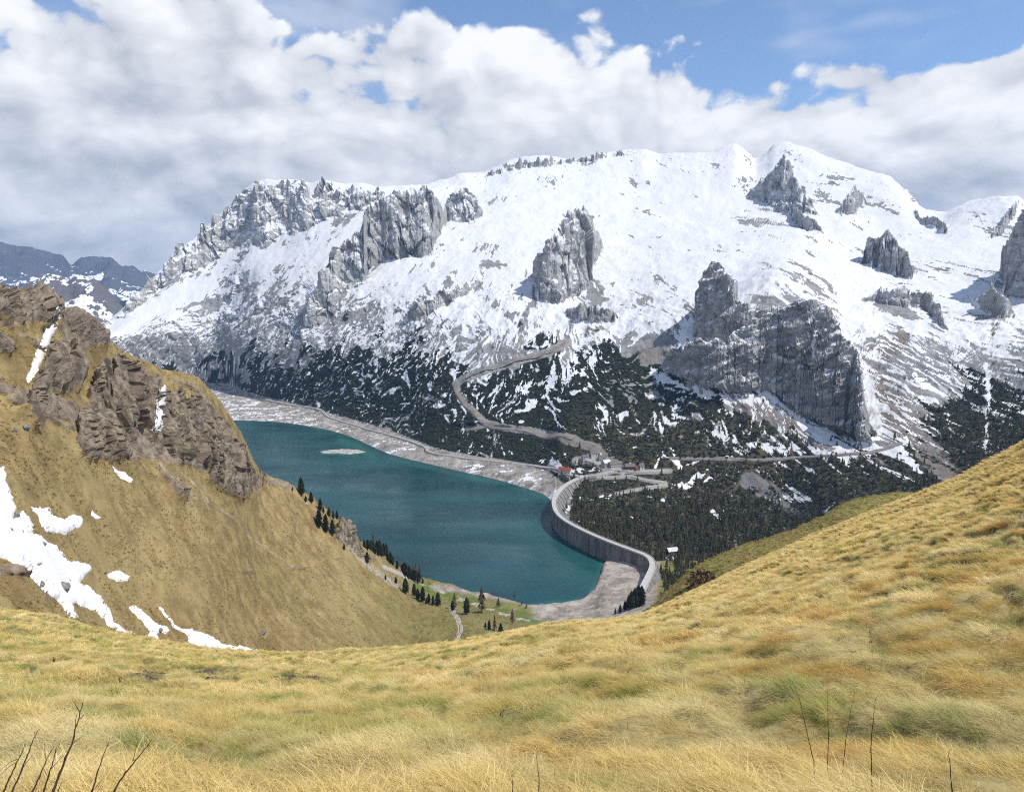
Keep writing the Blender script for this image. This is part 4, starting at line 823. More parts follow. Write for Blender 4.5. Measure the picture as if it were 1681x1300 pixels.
def sweep(s0, s1, n, sec, name, mat, bulge=0.0, parent=dam, caps=True):
    V, F = [], []; m = len(sec)
    for i in range(n + 1):
        t = i / n; p, nr = dam_at(s0 + (s1 - s0) * t); b = bulge * math.sin(math.pi * t)
        for (o, z, k) in sec: V.append(p + nr * UP * (o + b * k) + np.array([0, 0, z]))
    for i in range(n):
        for k in range(m):
            a = i * m + k; c = i * m + (k + 1) % m; F.append((a, c, c + m, a + m))
    F.append(tuple(range(m))[::-1]); F.append(tuple(n * m + k for k in range(m)))
    return link(name, pd_mesh(name, V, F), mat, parent=parent)
NB = 34
for i in range(NB):
    s0, s1 = LEN * i / NB, LEN * (i + 1) / NB
    sweep(s0 + .12, s1 - .12, 6, [(WC - .6, -1.2, 0), (WC - .2, -4, .6), (WC + .8, -58, 1), (-WC - 34, -58, 0), (-WC - 5, -10, 0), (-WC + .4, -1.2, 0)], "block", M_CONC, 1.9)
sweep(0, LEN, 120, [(WC + .9, 0, 0), (WC + .9, -1.3, 0), (-WC - .9, -1.3, 0), (-WC - .9, 0, 0)], "roadway", M_CREST)
for sg in (1, -1): sweep(0, LEN, 120, [(sg * (WC + .9), 1.1, 0), (sg * (WC + .9), .003, 0), (sg * (WC + .4), .003, 0), (sg * (WC + .4), 1.1, 0)], "parapet", M_CREST)
for i in range(3, NB - 6):
    sv = LEN * i / NB; sweep(sv - .9, sv + .9, 1, [(-WC - .4, -1.3, 0), (-WC - 3.2, -3.2, 0), (-WC - 38, -58, 0), (-WC - 4, -58, 0)], "buttress", M_CREST)

for i in range(4, NB - 4):
    sv = LEN * i / NB; sweep(sv - .7, sv + .7, 1, [(WC + .5, -2.2, 0), (WC + 1.5, -57, 0), (WC - .6, -57, 0), (WC - .6, -1.4, 0)], "pilaster", M_CONC)
# lake surface: cut along the dam
shore_poly = [(340, 660), (470, 672), (540, 690), (640, 730), (720, 752), (850, 780), (895, 800)]
poly = [tuple(at_z(x, y, LAKE_Z)[:2]) for x, y in [(60, 640), (300, 655)] + shore_poly] + [tuple(AX[i][:2]) for i in range(40, len(AX), 6)] + [tuple(at_z(x, y, LAKE_Z)[:2]) for x, y in [(1040, 1000), (960, 1035), (850, 1040), (700, 1020), (560, 960), (420, 860), (300, 800), (60, 760)]]
gx = np.arange(-2600, 330, 9.0); gy = np.arange(700, 3300, 9.0); GXX, GYY = np.meshgrid(gx, gy, indexing='ij')
ins = inside(GXX, GYY, poly)
F = grid_faces(len(gx), len(gy)); keep = ins.reshape(-1)[F].all(axis=1)
lpx, lpy = proj(GXX, GYY, np.full_like(GXX, LAKE_Z))
shal = np.zeros_like(GXX)
for pts, w, am in [([(560, 722), (590, 735), (612, 748)], 8, .6), ([(975, 972), (990, 950), (990, 925)], 7, .9), ([(880, 993), (930, 990), (962, 984)], 4, .8), ([(380, 690), (460, 692), (530, 703)], 3, .3), ([(530, 740), (585, 748)], 4, .7), ([(640, 752), (720, 772), (850, 800), (900, 820)], 3, .35), ([(720, 965), (800, 978)], 4, .5)]:
    shal = np.maximum(shal, am * band(lpx, lpy, pts, w))
V = np.stack([GXX, GYY, np.full_like(GXX, LAKE_Z)], -1).reshape(-1, 3)
link("lake", submesh(V, F, keep, {'shallow': shal.reshape(-1)}, "lake"), M_WATER, label="teal reservoir lake in the valley", kind='structure')
# islet
def islet():
    c = at_z(562, 741, LAKE_Z); n = 36; V = [(0, 0, 3.0)]; F = []
    for j, (f, h) in enumerate(((.35, 3.4), (.65, 2.6), (.9, 1.2), (1.08, -1.5))):
        for i in range(n):
            a = 2 * math.pi * i / n; k = f * (1 + .5 * float(n2(math.cos(a) * 1.7 + 5, math.sin(a) * 1.7, 3)) + .08 * random.uniform(-1, 1))
            V.append((48 * k * math.cos(a), 26 * k * math.sin(a), h + .8 * random.uniform(-1, 1) * (j < 3)))
    for i in range(n): F.append((0, 1 + i, 1 + (i + 1) % n))
    for j in range(3):
        for i in range(n): a = 1 + j * n + i; b = 1 + j * n + (i + 1) % n; F.append((a, a + n, b + n, b))
    link("islet", pd_mesh("islet", V, F), mat_simple("islet_rubble", (.27, .24, .21), (.55, .51, .46), .12, .9, .7, 1.0), label="small pale rubble islet in the lake", cat="islet", loc=c)
islet()

# ------------------------------------------------------------------ roads draped on the ground
def ribbon(name, layer, pts, width, mat, label, lift=.6, step=8.0, wall=0.0, flat=.5, wj=0.0):
    P = [layer.hit(x, y) for x, y in pts]; C_ = catmull(P, 12)
    S_ = [C_[0]]
    for q in C_:
        if (q - S_[-1]).length > step: S_.append(q)
    n = len(S_); V, F = [], []; m = 5
    zz = [layer.z_at(q.x, q.y) for q in S_]
    for _ in range(3): zz = [zz[0]] + [(zz[i - 1] + 2 * zz[i] + zz[i + 1]) / 4 for i in range(1, n - 1)] + [zz[-1]]
    for i in range(n):
        d_ = S_[min(i + 1, n - 1)] - S_[max(i - 1, 0)]; d_.z = 0; d_.normalize(); nr = Vector((-d_.y, d_.x, 0)); w = width * (1 + wj * random.uniform(-1, 1))
        for k in range(m):
            o = (k / (m - 1) - .5) * w; q = S_[i] + nr * o; zt = layer.z_at(q.x, q.y); V.append((q.x, q.y, (zt * (1 - flat) + zz[i] * flat) + lift))
        for o in (-.5 * w, .5 * w): q = S_[i] + nr * o; V.append((q.x, q.y, V[-m][2] - 4))
    k = m + 2
    for i in range(n - 1):
        for j in range(m - 1): a = i * k + j; F.append((a, a + 1, a + 1 + k, a + k))
        a = i * k; F.append((a, a + k, a + k + m, a + m)); F.append((a + m - 1, a + m + 1, a + k + m + 1, a + k + m - 1))
    return link(name, pd_mesh(name, V, F, True), mat, label=label, kind='structure')
ribbon("gravel_track", MA, ROADS['piste'], 15, M_TRACK, "grey gravel track with a hairpin up the mountainside", 1.2, 9, flat=.25, wj=.12)
ribbon("gravel_track", MA, ROADS['spur'], 12, M_TRACK, "short gravel spur branching from the track's lower bend", 1.4, 8, flat=.25)
ribbon("lakeside_road", MA, ROADS['lake'], 8, M_GRAVEL, "pale road along the lake's far shore", 1.6, 9, flat=.8)
ribbon("village_road", MA, ROADS['village'], 9, M_GRAVEL, "road from the dam's far end past the houses", 1.6, 7, flat=.7)
ribbon("parking_yard", MA, ROADS['yard'], 17, M_GRAVEL, "pale parking yard between the houses beyond the dam", 1.3, 6, flat=.5, wj=.2)
ribbon("service_road", MA, ROADS['service'], 6, M_GRAVEL, "narrow service road with a sharp bend below the houses", 1.5, 6, flat=.7)
ribbon("valley_road", MA, ROADS['valley'], 5, M_TRACK, "road cut across the forest under the huge cliff", 1.6, 10, flat=.8)
ribbon("footpath", HL, [(738, 998), (748, 1010), (754, 1022), (757, 1034), (750, 1048), (745, 1058)], 3.4, mat_simple("path_stones", (.27, .24, .20), (.46, .42, .36), .8, .95, .8, .3), "stony footpath dropping over the hill's lower right edge", .25, 2.5, flat=.2, wj=.25)

# ------------------------------------------------------------------ houses
def mk(name, c0, c1, **k): return mat_simple(name, c0, c1, .6, .85, .15, .05, **k)
MW = mk("white_plaster", (.58, .56, .52), (.70, .68, .64)); MG = mk("grey_plaster", (.36, .34, .31), (.46, .44, .41)); MR = mk("red_roof", (.22, .06, .045), (.32, .09, .07)); MD = mk("slate_roof", (.12, .115, .11), (.2, .19, .18))
ML = mk("pale_metal_roof", (.55, .55, .54), (.68, .68, .67)); MB = mk("brown_timber", (.10, .065, .04), (.17, .115, .075)); MP = mk("pink_plaster", (.50, .33, .29), (.58, .40, .35))
mgl, ng, bg_ = new_mat("window_glass"); bg_.inputs['Base Color'].default_value = (.02, .025, .03, 1); bg_.inputs['Roughness'].default_value = .15; bg_.inputs['Specular IOR Level'].default_value = .5
def box(x0, x1, y0, y1, z0, z1): return [(x0, y0, z0), (x1, y0, z0), (x1, y1, z0), (x0, y1, z0), (x0, y0, z1), (x1, y0, z1), (x1, y1, z1), (x0, y1, z1)], [(0, 3, 2, 1), (4, 5, 6, 7), (0, 1, 5, 4), (1, 2, 6, 5), (2, 3, 7, 6), (3, 0, 4, 7)]
def house(px, py, w, d, h, rh, rz, wall, roof, label, layer=None, nwin=3, name="house", floors=1):
    g = (layer or MA).hit(px, py); w, d, h, rh = w * 1.3, d * 1.3, h * 1.2, rh * 1.25; root = link(name, None, label=label, cat=name.replace('_', ' '), loc=g, rotz=math.radians(rz)); root.empty_display_size = 4
    V, F = box(-w / 2, w / 2, -d / 2, d / 2, -7, h); b = len(V)
    V = V + [(-w / 2, 0, h + rh), (w / 2, 0, h + rh)]; F = F + [(4, 7, b), (5, b + 1, 6)]
    F.remove((4, 5, 6, 7)); link("wall", pd_mesh("wall", V, F), wall, parent=root)
    ov = .7; t = .35; sl = rh / (d / 2); rv, rf = [], []
    for sg in (-1, 1):
        e = [(-w / 2 - ov, sg * (d / 2 + ov), h - sl * ov), (w / 2 + ov, sg * (d / 2 + ov), h - sl * ov), (w / 2 + ov, 0, h + rh), (-w / 2 - ov, 0, h + rh)]
        k = len(rv); rv += [(a, b_, c + .05) for a, b_, c in e] + [(a, b_, c + .05 + t) for a, b_, c in e]
        rf += [tuple(k + q for q in f) for f in [(0, 3, 2, 1), (4, 5, 6, 7), (0, 1, 5, 4), (1, 2, 6, 5), (2, 3, 7, 6), (3, 0, 4, 7)]]
    ro = link("roof", pd_mesh("roof", rv, rf), roof, parent=root)
    V, F = box(w * .18, w * .18 + .9, d * .12, d * .12 + .9, h + rh * .55, h + rh + 1.2); link("chimney", pd_mesh("chimney", V, F), wall, parent=ro)
    V, F = box(-.7, .7, -.08, .08, -.9, .9); wm = pd_mesh("window", V, F); wm.materials.append(mgl)
    for fl in range(floors):
        for i in range(nwin):
            for sg in (-1, 1): o = link("window", wm, None, parent=root); o.location = (-w / 2 + w * (i + .5) / nwin, sg * (d / 2 + .03), 1.7 + fl * 3.0)
house(928, 776, 21, 11, 5.5, 4.0, -28, MW, MR, "white house with red roof at the dam's far end", nwin=4)
house(972, 788, 11, 7, 4.5, 2.2, 10, MG, MD, "small grey gatehouse beside the dam's far end", nwin=2)
house(975, 749, 11, 9, 6.5, 3.0, 10, MW, MD, "white cube-like house highest in the hamlet", nwin=2, floors=2)
house(990, 755, 12, 9, 5.5, 3.0, -15, MW, MD, "white house just below the highest house", nwin=3)
house(962, 752, 15, 8, 4, 2.0, 25, MG, MD, "long grey shed left of the hamlet's yard", nwin=3, name="shed")
house(995, 765, 13, 10, 7, 4.0, 30, MG, ML, "pale-roofed grey house at the hamlet's centre", nwin=3, floors=2)
house(1010, 766, 20, 10, 6, 3.5, 20, MG, MD, "long dark-roofed inn at the hamlet's right end", nwin=5, floors=1, name="inn")
house(1034, 769, 16, 10, 4.5, 4.0, 0, MB, MD, "brown timber house right of the inn", nwin=3)
house(1047, 773, 5, 5, 5, 3.0, 0, MP, MR, "tiny pink chapel beside the brown timber house", nwin=1, name="chapel")
house(1053, 771, 7, 7, 7, 4.0, 10, MW, MD, "narrow white house right of the pink chapel", nwin=1, floors=2)
house(1103, 908, 13, 9, 4.5, 3.6, 15, MB, ML, "upper of two pale-roofed cabins in the forest by the dam", nwin=2, name="cabin")
house(1103, 924, 15, 10, 4.5, 3.8, 100, MB, ML, "lower of two pale-roofed cabins in the forest by the dam", nwin=2, name="cabin")

# ------------------------------------------------------------------ snow patches on the hill
def snow_patch(poly, label, thick=.9, jag=5.0, grow=0.0):
    jx = PXh + 1.4 * jag * fbm(HL.X / 9, HL.Z / 9, 6, .68, 61); jy = PYh + 1.4 * jag * fbm(HL.X / 9 + 40, HL.Z / 9, 6, .68, 62)
    xs = [p[0] for p in poly]; ys = [p[1] for p in poly]; bb = (PXh > min(xs) - 20) & (PXh < max(xs) + 20) & (PYh > min(ys) - 20) & (PYh < max(ys) + 20)
    sd_ = np.full(PXh.shape, -50.0); sd_[bb] = sdist(jx[bb], jy[bb], poly) + grow
    hole = fbm(HL.X / 4.5, HL.Z / 4.5, 3, .6, 77); sd_ = np.where(sd_ > 3, sd_ - 9 * np.clip(hole - .62, 0, 1) * 6, sd_)
    f = HL.F[(sd_ > -3.5).reshape(-1)[HL.F].all(axis=1)]
    if len(f) == 0: return
    us, iv = np.unique(f, return_inverse=True); iv = iv.reshape(f.shape); lab_ = np.arange(len(us))
    while True:
        mn = lab_[iv].min(axis=1); nl = lab_.copy(); np.minimum.at(nl, iv.ravel(), np.repeat(mn, 4)); nl = nl[nl]
        if (nl == lab_).all(): break
        lab_ = nl
    cc = np.bincount(lab_[iv[:, 0]]); f = f[lab_[iv[:, 0]] == cc.argmax()]
    nr = HL.normals().reshape(-1, 3); up = (thick * np.tanh(sd_ / 5.0) - .02).reshape(-1); up = np.where(up < 0, up * 1.2, up)
    VV = HL.V + nr * up[:, None]; used, inv = np.unique(f, return_inverse=True)
    link("snow_patch", np_mesh("snow_patch", VV[used], inv.reshape(f.shape)), M_SNOW, label=label, cat="snow patch", group="snow patches on the hillside")
snow_patch([(-60, 700), (-10, 770), (6, 762), (14, 800), (24, 830), (22, 850), (40, 835), (52, 862), (54, 878), (70, 880), (95, 900), (112, 920), (140, 922), (152, 934), (138, 945), (128, 958), (150, 962), (166, 985), (185, 1010), (200, 1030), (225, 1044), (205, 1040), (180, 1030), (160, 1005), (140, 996), (118, 990), (130, 1014), (118, 1016), (95, 990), (65, 958), (40, 930), (10, 918), (-60, 900)], "biggest snow field, running down the left edge of the hill", 1.1, 5)
snow_patch([(50, 830), (62, 834), (82, 834), (92, 852), (110, 852), (118, 846), (134, 848), (136, 860), (118, 868), (106, 878), (90, 876), (76, 868), (62, 850)], "ragged snow patch right of the biggest snow field")
snow_patch([(152, 836), (156, 842), (166, 850), (158, 853), (150, 846)], "tiny snow patch alone in grass above the oval one", .7, 2)
snow_patch([(176, 942), (195, 936), (213, 946), (208, 954), (190, 956), (178, 950)], "oval snow patch in the middle of the brown slope", .8, 3)
snow_patch([(212, 996), (224, 994), (234, 1006), (246, 1014), (254, 1022), (280, 1032), (276, 1040), (258, 1042), (262, 1052), (240, 1048), (246, 1036), (226, 1014)], "forked snow patch just above the meadow edge", .8, 3)
snow_patch([(254, 994), (262, 996), (280, 1016), (300, 1032), (330, 1036), (352, 1046), (372, 1058), (400, 1060), (434, 1072), (400, 1074), (350, 1068), (316, 1058), (306, 1044), (284, 1026), (268, 1010)], "long snow strip along the meadow edge, lowest of all", .9, 3)
snow_patch([(120, 732), (130, 740), (146, 762), (140, 770), (132, 768), (124, 750)], "wedge of snow below the lower brown crag", .8, 2)
snow_patch([(182, 764), (192, 772), (204, 774), (218, 786), (216, 792), (200, 786), (190, 778)], "slanting snow sliver in grass left of the grey outcrop", .7, 2)
snow_patch([(44, 704), (52, 708), (64, 704), (60, 720), (54, 732), (46, 730), (44, 716)], "square snow patch under the small dark crag", .8, 2, 2.5)
snow_patch([(93, 508), (100, 510), (96, 530), (84, 552), (72, 580), (58, 612), (48, 626), (46, 620), (58, 590), (70, 560), (76, 545), (86, 528)], "long thin snow gully between the skyline crags and pinnacles", .9, 2.5, 2.5)
snow_patch([(36, 540), (50, 536), (56, 524), (70, 536), (80, 538), (76, 548), (60, 540), (44, 548), (40, 554), (36, 548)], "small snow patch under the skyline crags, beside the gully", .8, 2, 2.5)
snow_patch([(-10, 524), (6, 520), (18, 504), (22, 506), (14, 522), (10, 534), (4, 530), (-10, 528)], "snow streak at the left edge under the skyline", .8, 2, 2.5)
snow_patch([(24, 520), (36, 520), (44, 512), (40, 524), (30, 534), (26, 528)], "tiny snow patch in the notch left of the skyline crags", .7, 2, 2.5)
snow_patch([(266, 636), (271, 634), (272, 655), (266, 680), (258, 704), (253, 706), (258, 686), (262, 660)], "narrow snow chute in the middle of the tall cliff", 1.2, 1.5, 2.5)
snow_patch([(176, 596), (181, 596), (177, 616), (178, 634), (184, 642), (179, 644), (173, 634)], "thin snow chute at the tall cliff's left side", 1.2, 1.2, 2.5)
snow_patch([(164, 660), (176, 652), (174, 660), (170, 668), (164, 668)], "tiny snow patch below the thin chute", .8, 1.5, 2.5)
snow_patch([(132, 572), (148, 572), (142, 580), (138, 582)], "small snow pocket under the rock dome", .8, 1.5, 2.5)
snow_patch([(-20, 700), (8, 692), (20, 664), (24, 664), (22, 682), (8, 706), (0, 716), (-20, 724)], "snow tongue above the biggest snow field at the left edge", .9, 2, 2.5)
snow_patch([(70, 636), (76, 630), (78, 642), (73, 648)], "little snow pocket at the pinnacles' foot", .8, 1.2, 2.5)

# boulders
def boulder_mesh(seed, n=2):
    import bmesh
    bm = bmesh.new(); bmesh.ops.create_icosphere(bm, subdivisions=n, radius=1)
    for v in bm.verts:
        k = 1 + .28 * float(n3(v.co.x * 1.3 + seed, v.co.y * 1.3, v.co.z * 1.3, seed)) + .10 * float(n3(v.co.x * 4, v.co.y * 4 + seed, v.co.z * 4, seed)); v.co *= k; v.co.z *= .72
    me = bpy.data.meshes.new("boulder"); bm.to_mesh(me); bm.free(); me.materials.append(M_BOULDER); return me
BM = [boulder_mesh(k) for k in range(4)]
for i, (bx, by, rad, lab) in enumerate([(102, 966, 3.0, "grey boulder poking from the biggest snow field"), (432, 1038, 2.6, "grey boulder alone on the brown slope above the meadow edge"), (66, 961, 1.8, "flat dark boulder at the snow field's lower left edge"), (262, 1035, 1.6, "dark boulder inside the forked snow patch"),
                                        (26, 847, 1.6, "boulder in the snow near the left edge, upper"), (68, 895, 1.7, "boulder low in the snow right of the upper one"), (15, 872, 1.5, "small boulder in the snow at the left edge"), (42, 702, 2.0, "pale boulder beside the square snow patch"),
                                        (110, 955, 1.4, "dark stone right above the biggest snow boulder"), (660, 1046, 1.2, "pale stone near the hill's lower edge by the path"), (24, 706, 1.4, "grey stone left of the pale boulder")]):
    g = HL.hit(bx, by); o = link("boulder", BM[i % 4], None, label=lab, cat="boulder", group="boulders on the hillside", loc=g + Vector((0, 0, .15 * rad)), rotz=i * 1.3); o.scale = (rad, rad * .85, rad)

def stones():
    w_ = np.maximum(.15, np.maximum(scr * 3, gblur(isr, 10, 16))) * (1 - sst(rock, .5, .7)) * sst(-HL.PX, -950, -850) * sst(HL.PX, -60, -20) * sst(-HL.PY, -1100, -1080) * (HL.R < 960)
    P_, i_, rg_ = pick(HL, w_, 1500, 15, .5); n = len(P_); h = .18 + 1.1 * rg_.random(n) ** 3
    instancer("scattered_stones", P_, rg_.uniform(0, 6.28, (n, 3)) * np.array([.1, .1, 1]), np.stack([h, h * .9, h], 1), rg_.integers(0, 4, n), np.ones((n, 4)), BM, "small grey stones scattered over the hillside")
# ------------------------------------------------------------------ trees
def conifer_arrays(seed, tiers=9, n=9, wide=.24, rounded=0.0, sparse=0.0, z0=.10):
    r = random.Random(seed); V, F = [], []
    for k in range(tiers):
        t = k / (tiers - 1); zt = z0 + (1 - z0) * (1 - (1 - t)); zlo = z0 + (1 - z0) * t * .94; top = min(1.0, zlo + (1 - z0) / tiers * 2.3)
        prof = (1 - t) ** (.85 - .45 * rounded) * (1 - .35 * rounded * max(0, .35 - t) / .35); rad = wide * (prof + .035)
        if sparse and r.random() < sparse * .5: rad *= .6
        ap = len(V); V.append((r.uniform(-.012, .012), r.uniform(-.012, .012), top)); a0 = r.uniform(0, 6.28); m = 2 * n
        for i in range(m):
            a = a0 + 2 * math.pi * i / m + r.uniform(-.12, .12); q = rad * (r.uniform(.85, 1.18) if i % 2 == 0 else r.uniform(.38, .62)); V.append((q * math.cos(a), q * math.sin(a), zlo + (r.uniform(-.035, .01) if i % 2 == 0 else r.uniform(0, .04))))
        for i in range(m):
            if sparse and r.random() < sparse * .45: continue
            F.append((ap, ap + 1 + i, ap + 1 + (i + 1) % m))
    return V, F
def trunk_arrays(h=.9, r0=.022):
    V, F = [], []
    for z, r in ((-.06, r0), (h * .5, r0 * .6), (h, r0 * .12)):
        for i in range(6): V.append((r * math.cos(i * 1.047), r * math.sin(i * 1.047), z))
    for j in range(2):
        for i in range(6): F.append((j * 6 + i, j * 6 + (i + 1) % 6, j * 6 + 6 + (i + 1) % 6, j * 6 + 6 + i))
    return V, F
def crown_mesh(nm, seed, mat, **k): V, F = conifer_arrays(seed, **k); me = pd_mesh(nm, V, F); me.materials.append(mat); return me
TRK = pd_mesh("trunk", *trunk_arrays()); TRK.materials.append(M_TRUNK)
PINES = [crown_mesh("crown", 10 + k, M_SPRUCE, tiers=10, n=10, wide=.23, rounded=.8) for k in range(4)]
LARCH = [crown_mesh("crown", 30 + k, M_LARCH, tiers=12, n=8, wide=.19, sparse=.8, z0=.15) for k in range(4)]
def whole_mesh(nm, seed, mat, **k):
    V, F = conifer_arrays(seed, **k); V2, F2 = trunk_arrays(); b = len(V); me = pd_mesh(nm, V + V2, F + [tuple(b + q for q in f) for f in F2]); me.materials.append(mat); me.materials.append(M_TRUNK)
    for i, p_ in enumerate(me.polygons): p_.material_index = 0 if i < len(F) else 1
    return me
WH = [whole_mesh("spruce", 50 + k, M_FOREST, tiers=8, n=7, wide=.21) for k in range(5)] + [whole_mesh("larch", 60 + k, M_LARCH, tiers=9, n=6, wide=.18, sparse=.6) for k in range(4)]
def tree(layer, px, py, hpx, crowns, name, label, group):
    g = layer.hit(px, py); h = 1.2 * hpx * g.length / FPX
    root = link(name, None, label=label, cat="tree", group=group, loc=g, rotz=random.uniform(0, 6.28)); root.scale = (h * random.uniform(.95, 1.25), h * random.uniform(.95, 1.25), h)
    link("crown", random.choice(crowns), None, parent=root); link("trunk", TRK, None, parent=root)
def tree_set(lst, kind, label, group):
    for (x, y, h) in lst: tree(HL, x, y, h, PINES if kind == 'pine' else LARCH, "pine_tree" if kind == 'pine' else "larch_tree", label, group)
tree(HL, 495, 813, 25, PINES, "pine_tree", "tall dark pine highest on the ridge against the lake", "pines along the ridge")
tree(HL, 511, 826, 16, PINES, "pine_tree", "slim pine next below the tallest ridge pine", "pines along the ridge")
tree(HL, 526, 838, 17, PINES, "pine_tree", "pine on the ridge above the trio of pines", "pines along the ridge")
tree_set([(540, 848, 13), (547, 852, 12), (553, 852, 12), (502, 824, 9), (480, 806, 6), (531, 843, 10)], 'pine', "small pine on the ridge above the grey crag", "small pines above the grey crag")
tree(HL, 524, 866, 26, PINES, "pine_tree", "leftmost pine of the dark trio below the ridge", "trio of pines")
tree(HL, 535, 874, 26, PINES, "pine_tree", "middle pine of the dark trio below the ridge", "trio of pines")
tree(HL, 546, 878, 22, PINES, "pine_tree", "rightmost pine of the dark trio below the ridge", "trio of pines")
tree(HL, 565, 903, 10, PINES, "pine_tree", "single little pine on the scree below the crag", "pines on the scree")
tree(HL, 603, 924, 16, PINES, "pine_tree", "single slender pine on the scree left of the footpath terrace", "pines on the scree")
tree_set([(604, 902, 15), (609, 904, 16), (598, 900, 12), (616, 910, 14), (622, 912, 12), (627, 913, 14), (623, 905, 16), (634, 914, 19), (637, 922, 12), (641, 925, 17), (590, 896, 11), (612, 907, 17), (630, 912, 18), (645, 928, 13), (619, 908, 18)], 'pine', "dark pine in the upper clump at the lake edge", "upper clump of lake-edge pines")
tree_set([(613, 900, 20), (657, 932, 14), (683, 952, 24), (689, 955, 22), (678, 948, 20)], 'larch', "brownish bare larch among the lake-edge pines", "larches among the lake-edge pines")
tree_set([(665, 946, 20), (672, 950, 19), (668, 946, 16), (694, 958, 8), (660, 938, 10), (676, 952, 14), (663, 943, 17), (681, 954, 17), (687, 957, 15), (652, 934, 13)], 'pine', "dark pine in the lower clump at the lake edge", "lower clump of lake-edge pines")
tree_set([(666, 974, 22), (680, 978, 18), (686, 984, 16), (694, 987, 21), (704, 990, 14), (711, 993, 14), (719, 995, 20), (700, 992, 10), (650, 958, 10), (633, 952, 8), (743, 1002, 15)], 'pine', "dark pine in the row along the terrace's upper edge", "row of pines on the terrace")
tree(HL, 766, 1008, 24, PINES, "pine_tree", "lone dark pine at the terrace beside a bare larch", "pines on the terrace")
tree(HL, 822, 1046, 20, PINES, "pine_tree", "lone dark pine lowest on the terrace, near the meadow edge", "pines on the terrace")
tree(HL, 791, 1006, 38, LARCH, "larch_tree", "tallest bare larch, alone on the terrace", "larches on the terrace")
tree(HL, 746, 1000, 24, LARCH, "larch_tree", "bare larch at the left of the terrace, above the path", "larches on the terrace")
tree(HL, 818, 996, 16, LARCH, "larch_tree", "small bare larch right of the tallest larch", "larches on the terrace")
tree(HL, 841, 1024, 22, LARCH, "larch_tree", "bare larch at the terrace's right, above the beach", "larches on the terrace")
tree(HL, 812, 1034, 22, LARCH, "larch_tree", "bare larch left of the lowest lone pine", "larches on the terrace")
tree_set([(844, 985, 10), (856, 994, 8), (864, 998, 8)], 'larch', "tiny larch at the water's edge", "tiny larches at the water's edge")
tree_set([(803, 1034, 14), (797, 1030, 8), (830, 1044, 6)], 'pine', "small dark pine near the lowest lone pine", "small pines near the meadow edge")
tree_set([(1010, 1008, 8), (1018, 1006, 12), (1026, 1002, 14), (1032, 1000, 20), (1036, 1000, 26), (1042, 998, 28), (1048, 996, 30), (1053, 994, 28)], 'pine', "dark pine in the dense clump at the dam's near end", "pines at the dam's near end")
# ground cover bush at the spur's left end
def bush(layer, px, py, rad, mat, label):
    V, F = [], []; r = random.Random(px)
    for k in range(420):
        a, e, q = r.uniform(0, 6.28), math.acos(r.uniform(-.2, 1)), r.uniform(.35, 1) ** .6; c = Vector((math.sin(e) * math.cos(a), math.sin(e) * math.sin(a), math.cos(e) * .85 + .1)) * q
        b = len(V); d1 = Vector((r.gauss(0, 1), r.gauss(0, 1), r.gauss(0, 1))).normalized() * .15; d2 = Vector((r.gauss(0, 1), r.gauss(0, 1), r.gauss(0, 1))).normalized() * .06
        V += [c - d1, c + d2, c + d1, c - d2]; F.append((b, b + 1, b + 2, b + 3))
    g = layer.hit(px, py); o = link("bush", pd_mesh("bush", V, F), mat, label=label, cat="bush", loc=g); o.scale = (rad, rad, rad)
bush(SP, 1155, 962, 5.5, mat_foliage("reddish_twigs", (.07, .046, .03), (.16, .11, .07)), "reddish brown bare bush at the spur's left end")

# instancing of uncountable cover
def instancer(name, P, rot, scl, idx, tint, protos, label, parent=None):
    me = bpy.data.meshes.new(name); n = len(P); me.vertices.add(n); me.vertices.foreach_set('co', np.asarray(P, np.float32).ravel())
    for an, ty, key, av in (('rot', 'FLOAT_VECTOR', 'vector', rot), ('scl', 'FLOAT_VECTOR', 'vector', scl), ('idx', 'INT', 'value', idx), ('tint', 'FLOAT_COLOR', 'color', tint)):
        a = me.attributes.new(an, ty, 'POINT'); a.data.foreach_set(key, np.ascontiguousarray(av, np.int32 if ty == 'INT' else np.float32).ravel())
    o = link(name, me, label=label, kind='stuff')
    cl_ = bpy.data.collections.new(name + "_kinds")
    for k, pm in enumerate(protos): po = bpy.data.objects.new("%s_kind_%02d" % (name, k), pm); cl_.objects.link(po)
    gt = bpy.data.node_groups.new(name, 'GeometryNodeTree'); gt.interface.new_socket("Geometry", in_out='INPUT', socket_type='NodeSocketGeometry'); gt.interface.new_socket("Geometry", in_out='OUTPUT', socket_type='NodeSocketGeometry')
    N = gt.nodes; gi = N.new('NodeGroupInput'); go = N.new('NodeGroupOutput'); ip = N.new('GeometryNodeInstanceOnPoints'); ci_ = N.new('GeometryNodeCollectionInfo')
    ci_.inputs[0].default_value = cl_; ci_.inputs['Separate Children'].default_value = True; ci_.inputs['Reset Children'].default_value = True
    def na(nm, ty): q = N.new('GeometryNodeInputNamedAttribute'); q.data_type = ty; q.inputs[0].default_value = nm; return q.outputs[0]
    er = N.new('FunctionNodeEulerToRotation'); gt.links.new(na('rot', 'FLOAT_VECTOR'), er.inputs[0])
    gt.links.new(gi.outputs[0], ip.inputs['Points']); gt.links.new(ci_.outputs[0], ip.inputs['Instance']); ip.inputs['Pick Instance'].default_value = True
    gt.links.new(na('idx', 'INT'), ip.inputs['Instance Index']); gt.links.new(er.outputs[0], ip.inputs['Rotation']); gt.links.new(na('scl', 'FLOAT_VECTOR'), ip.inputs['Scale'])
    gt.links.new(ip.outputs[0], go.inputs[0]); md = o.modifiers.new("scatter", 'NODES'); md.node_group = gt
    return o

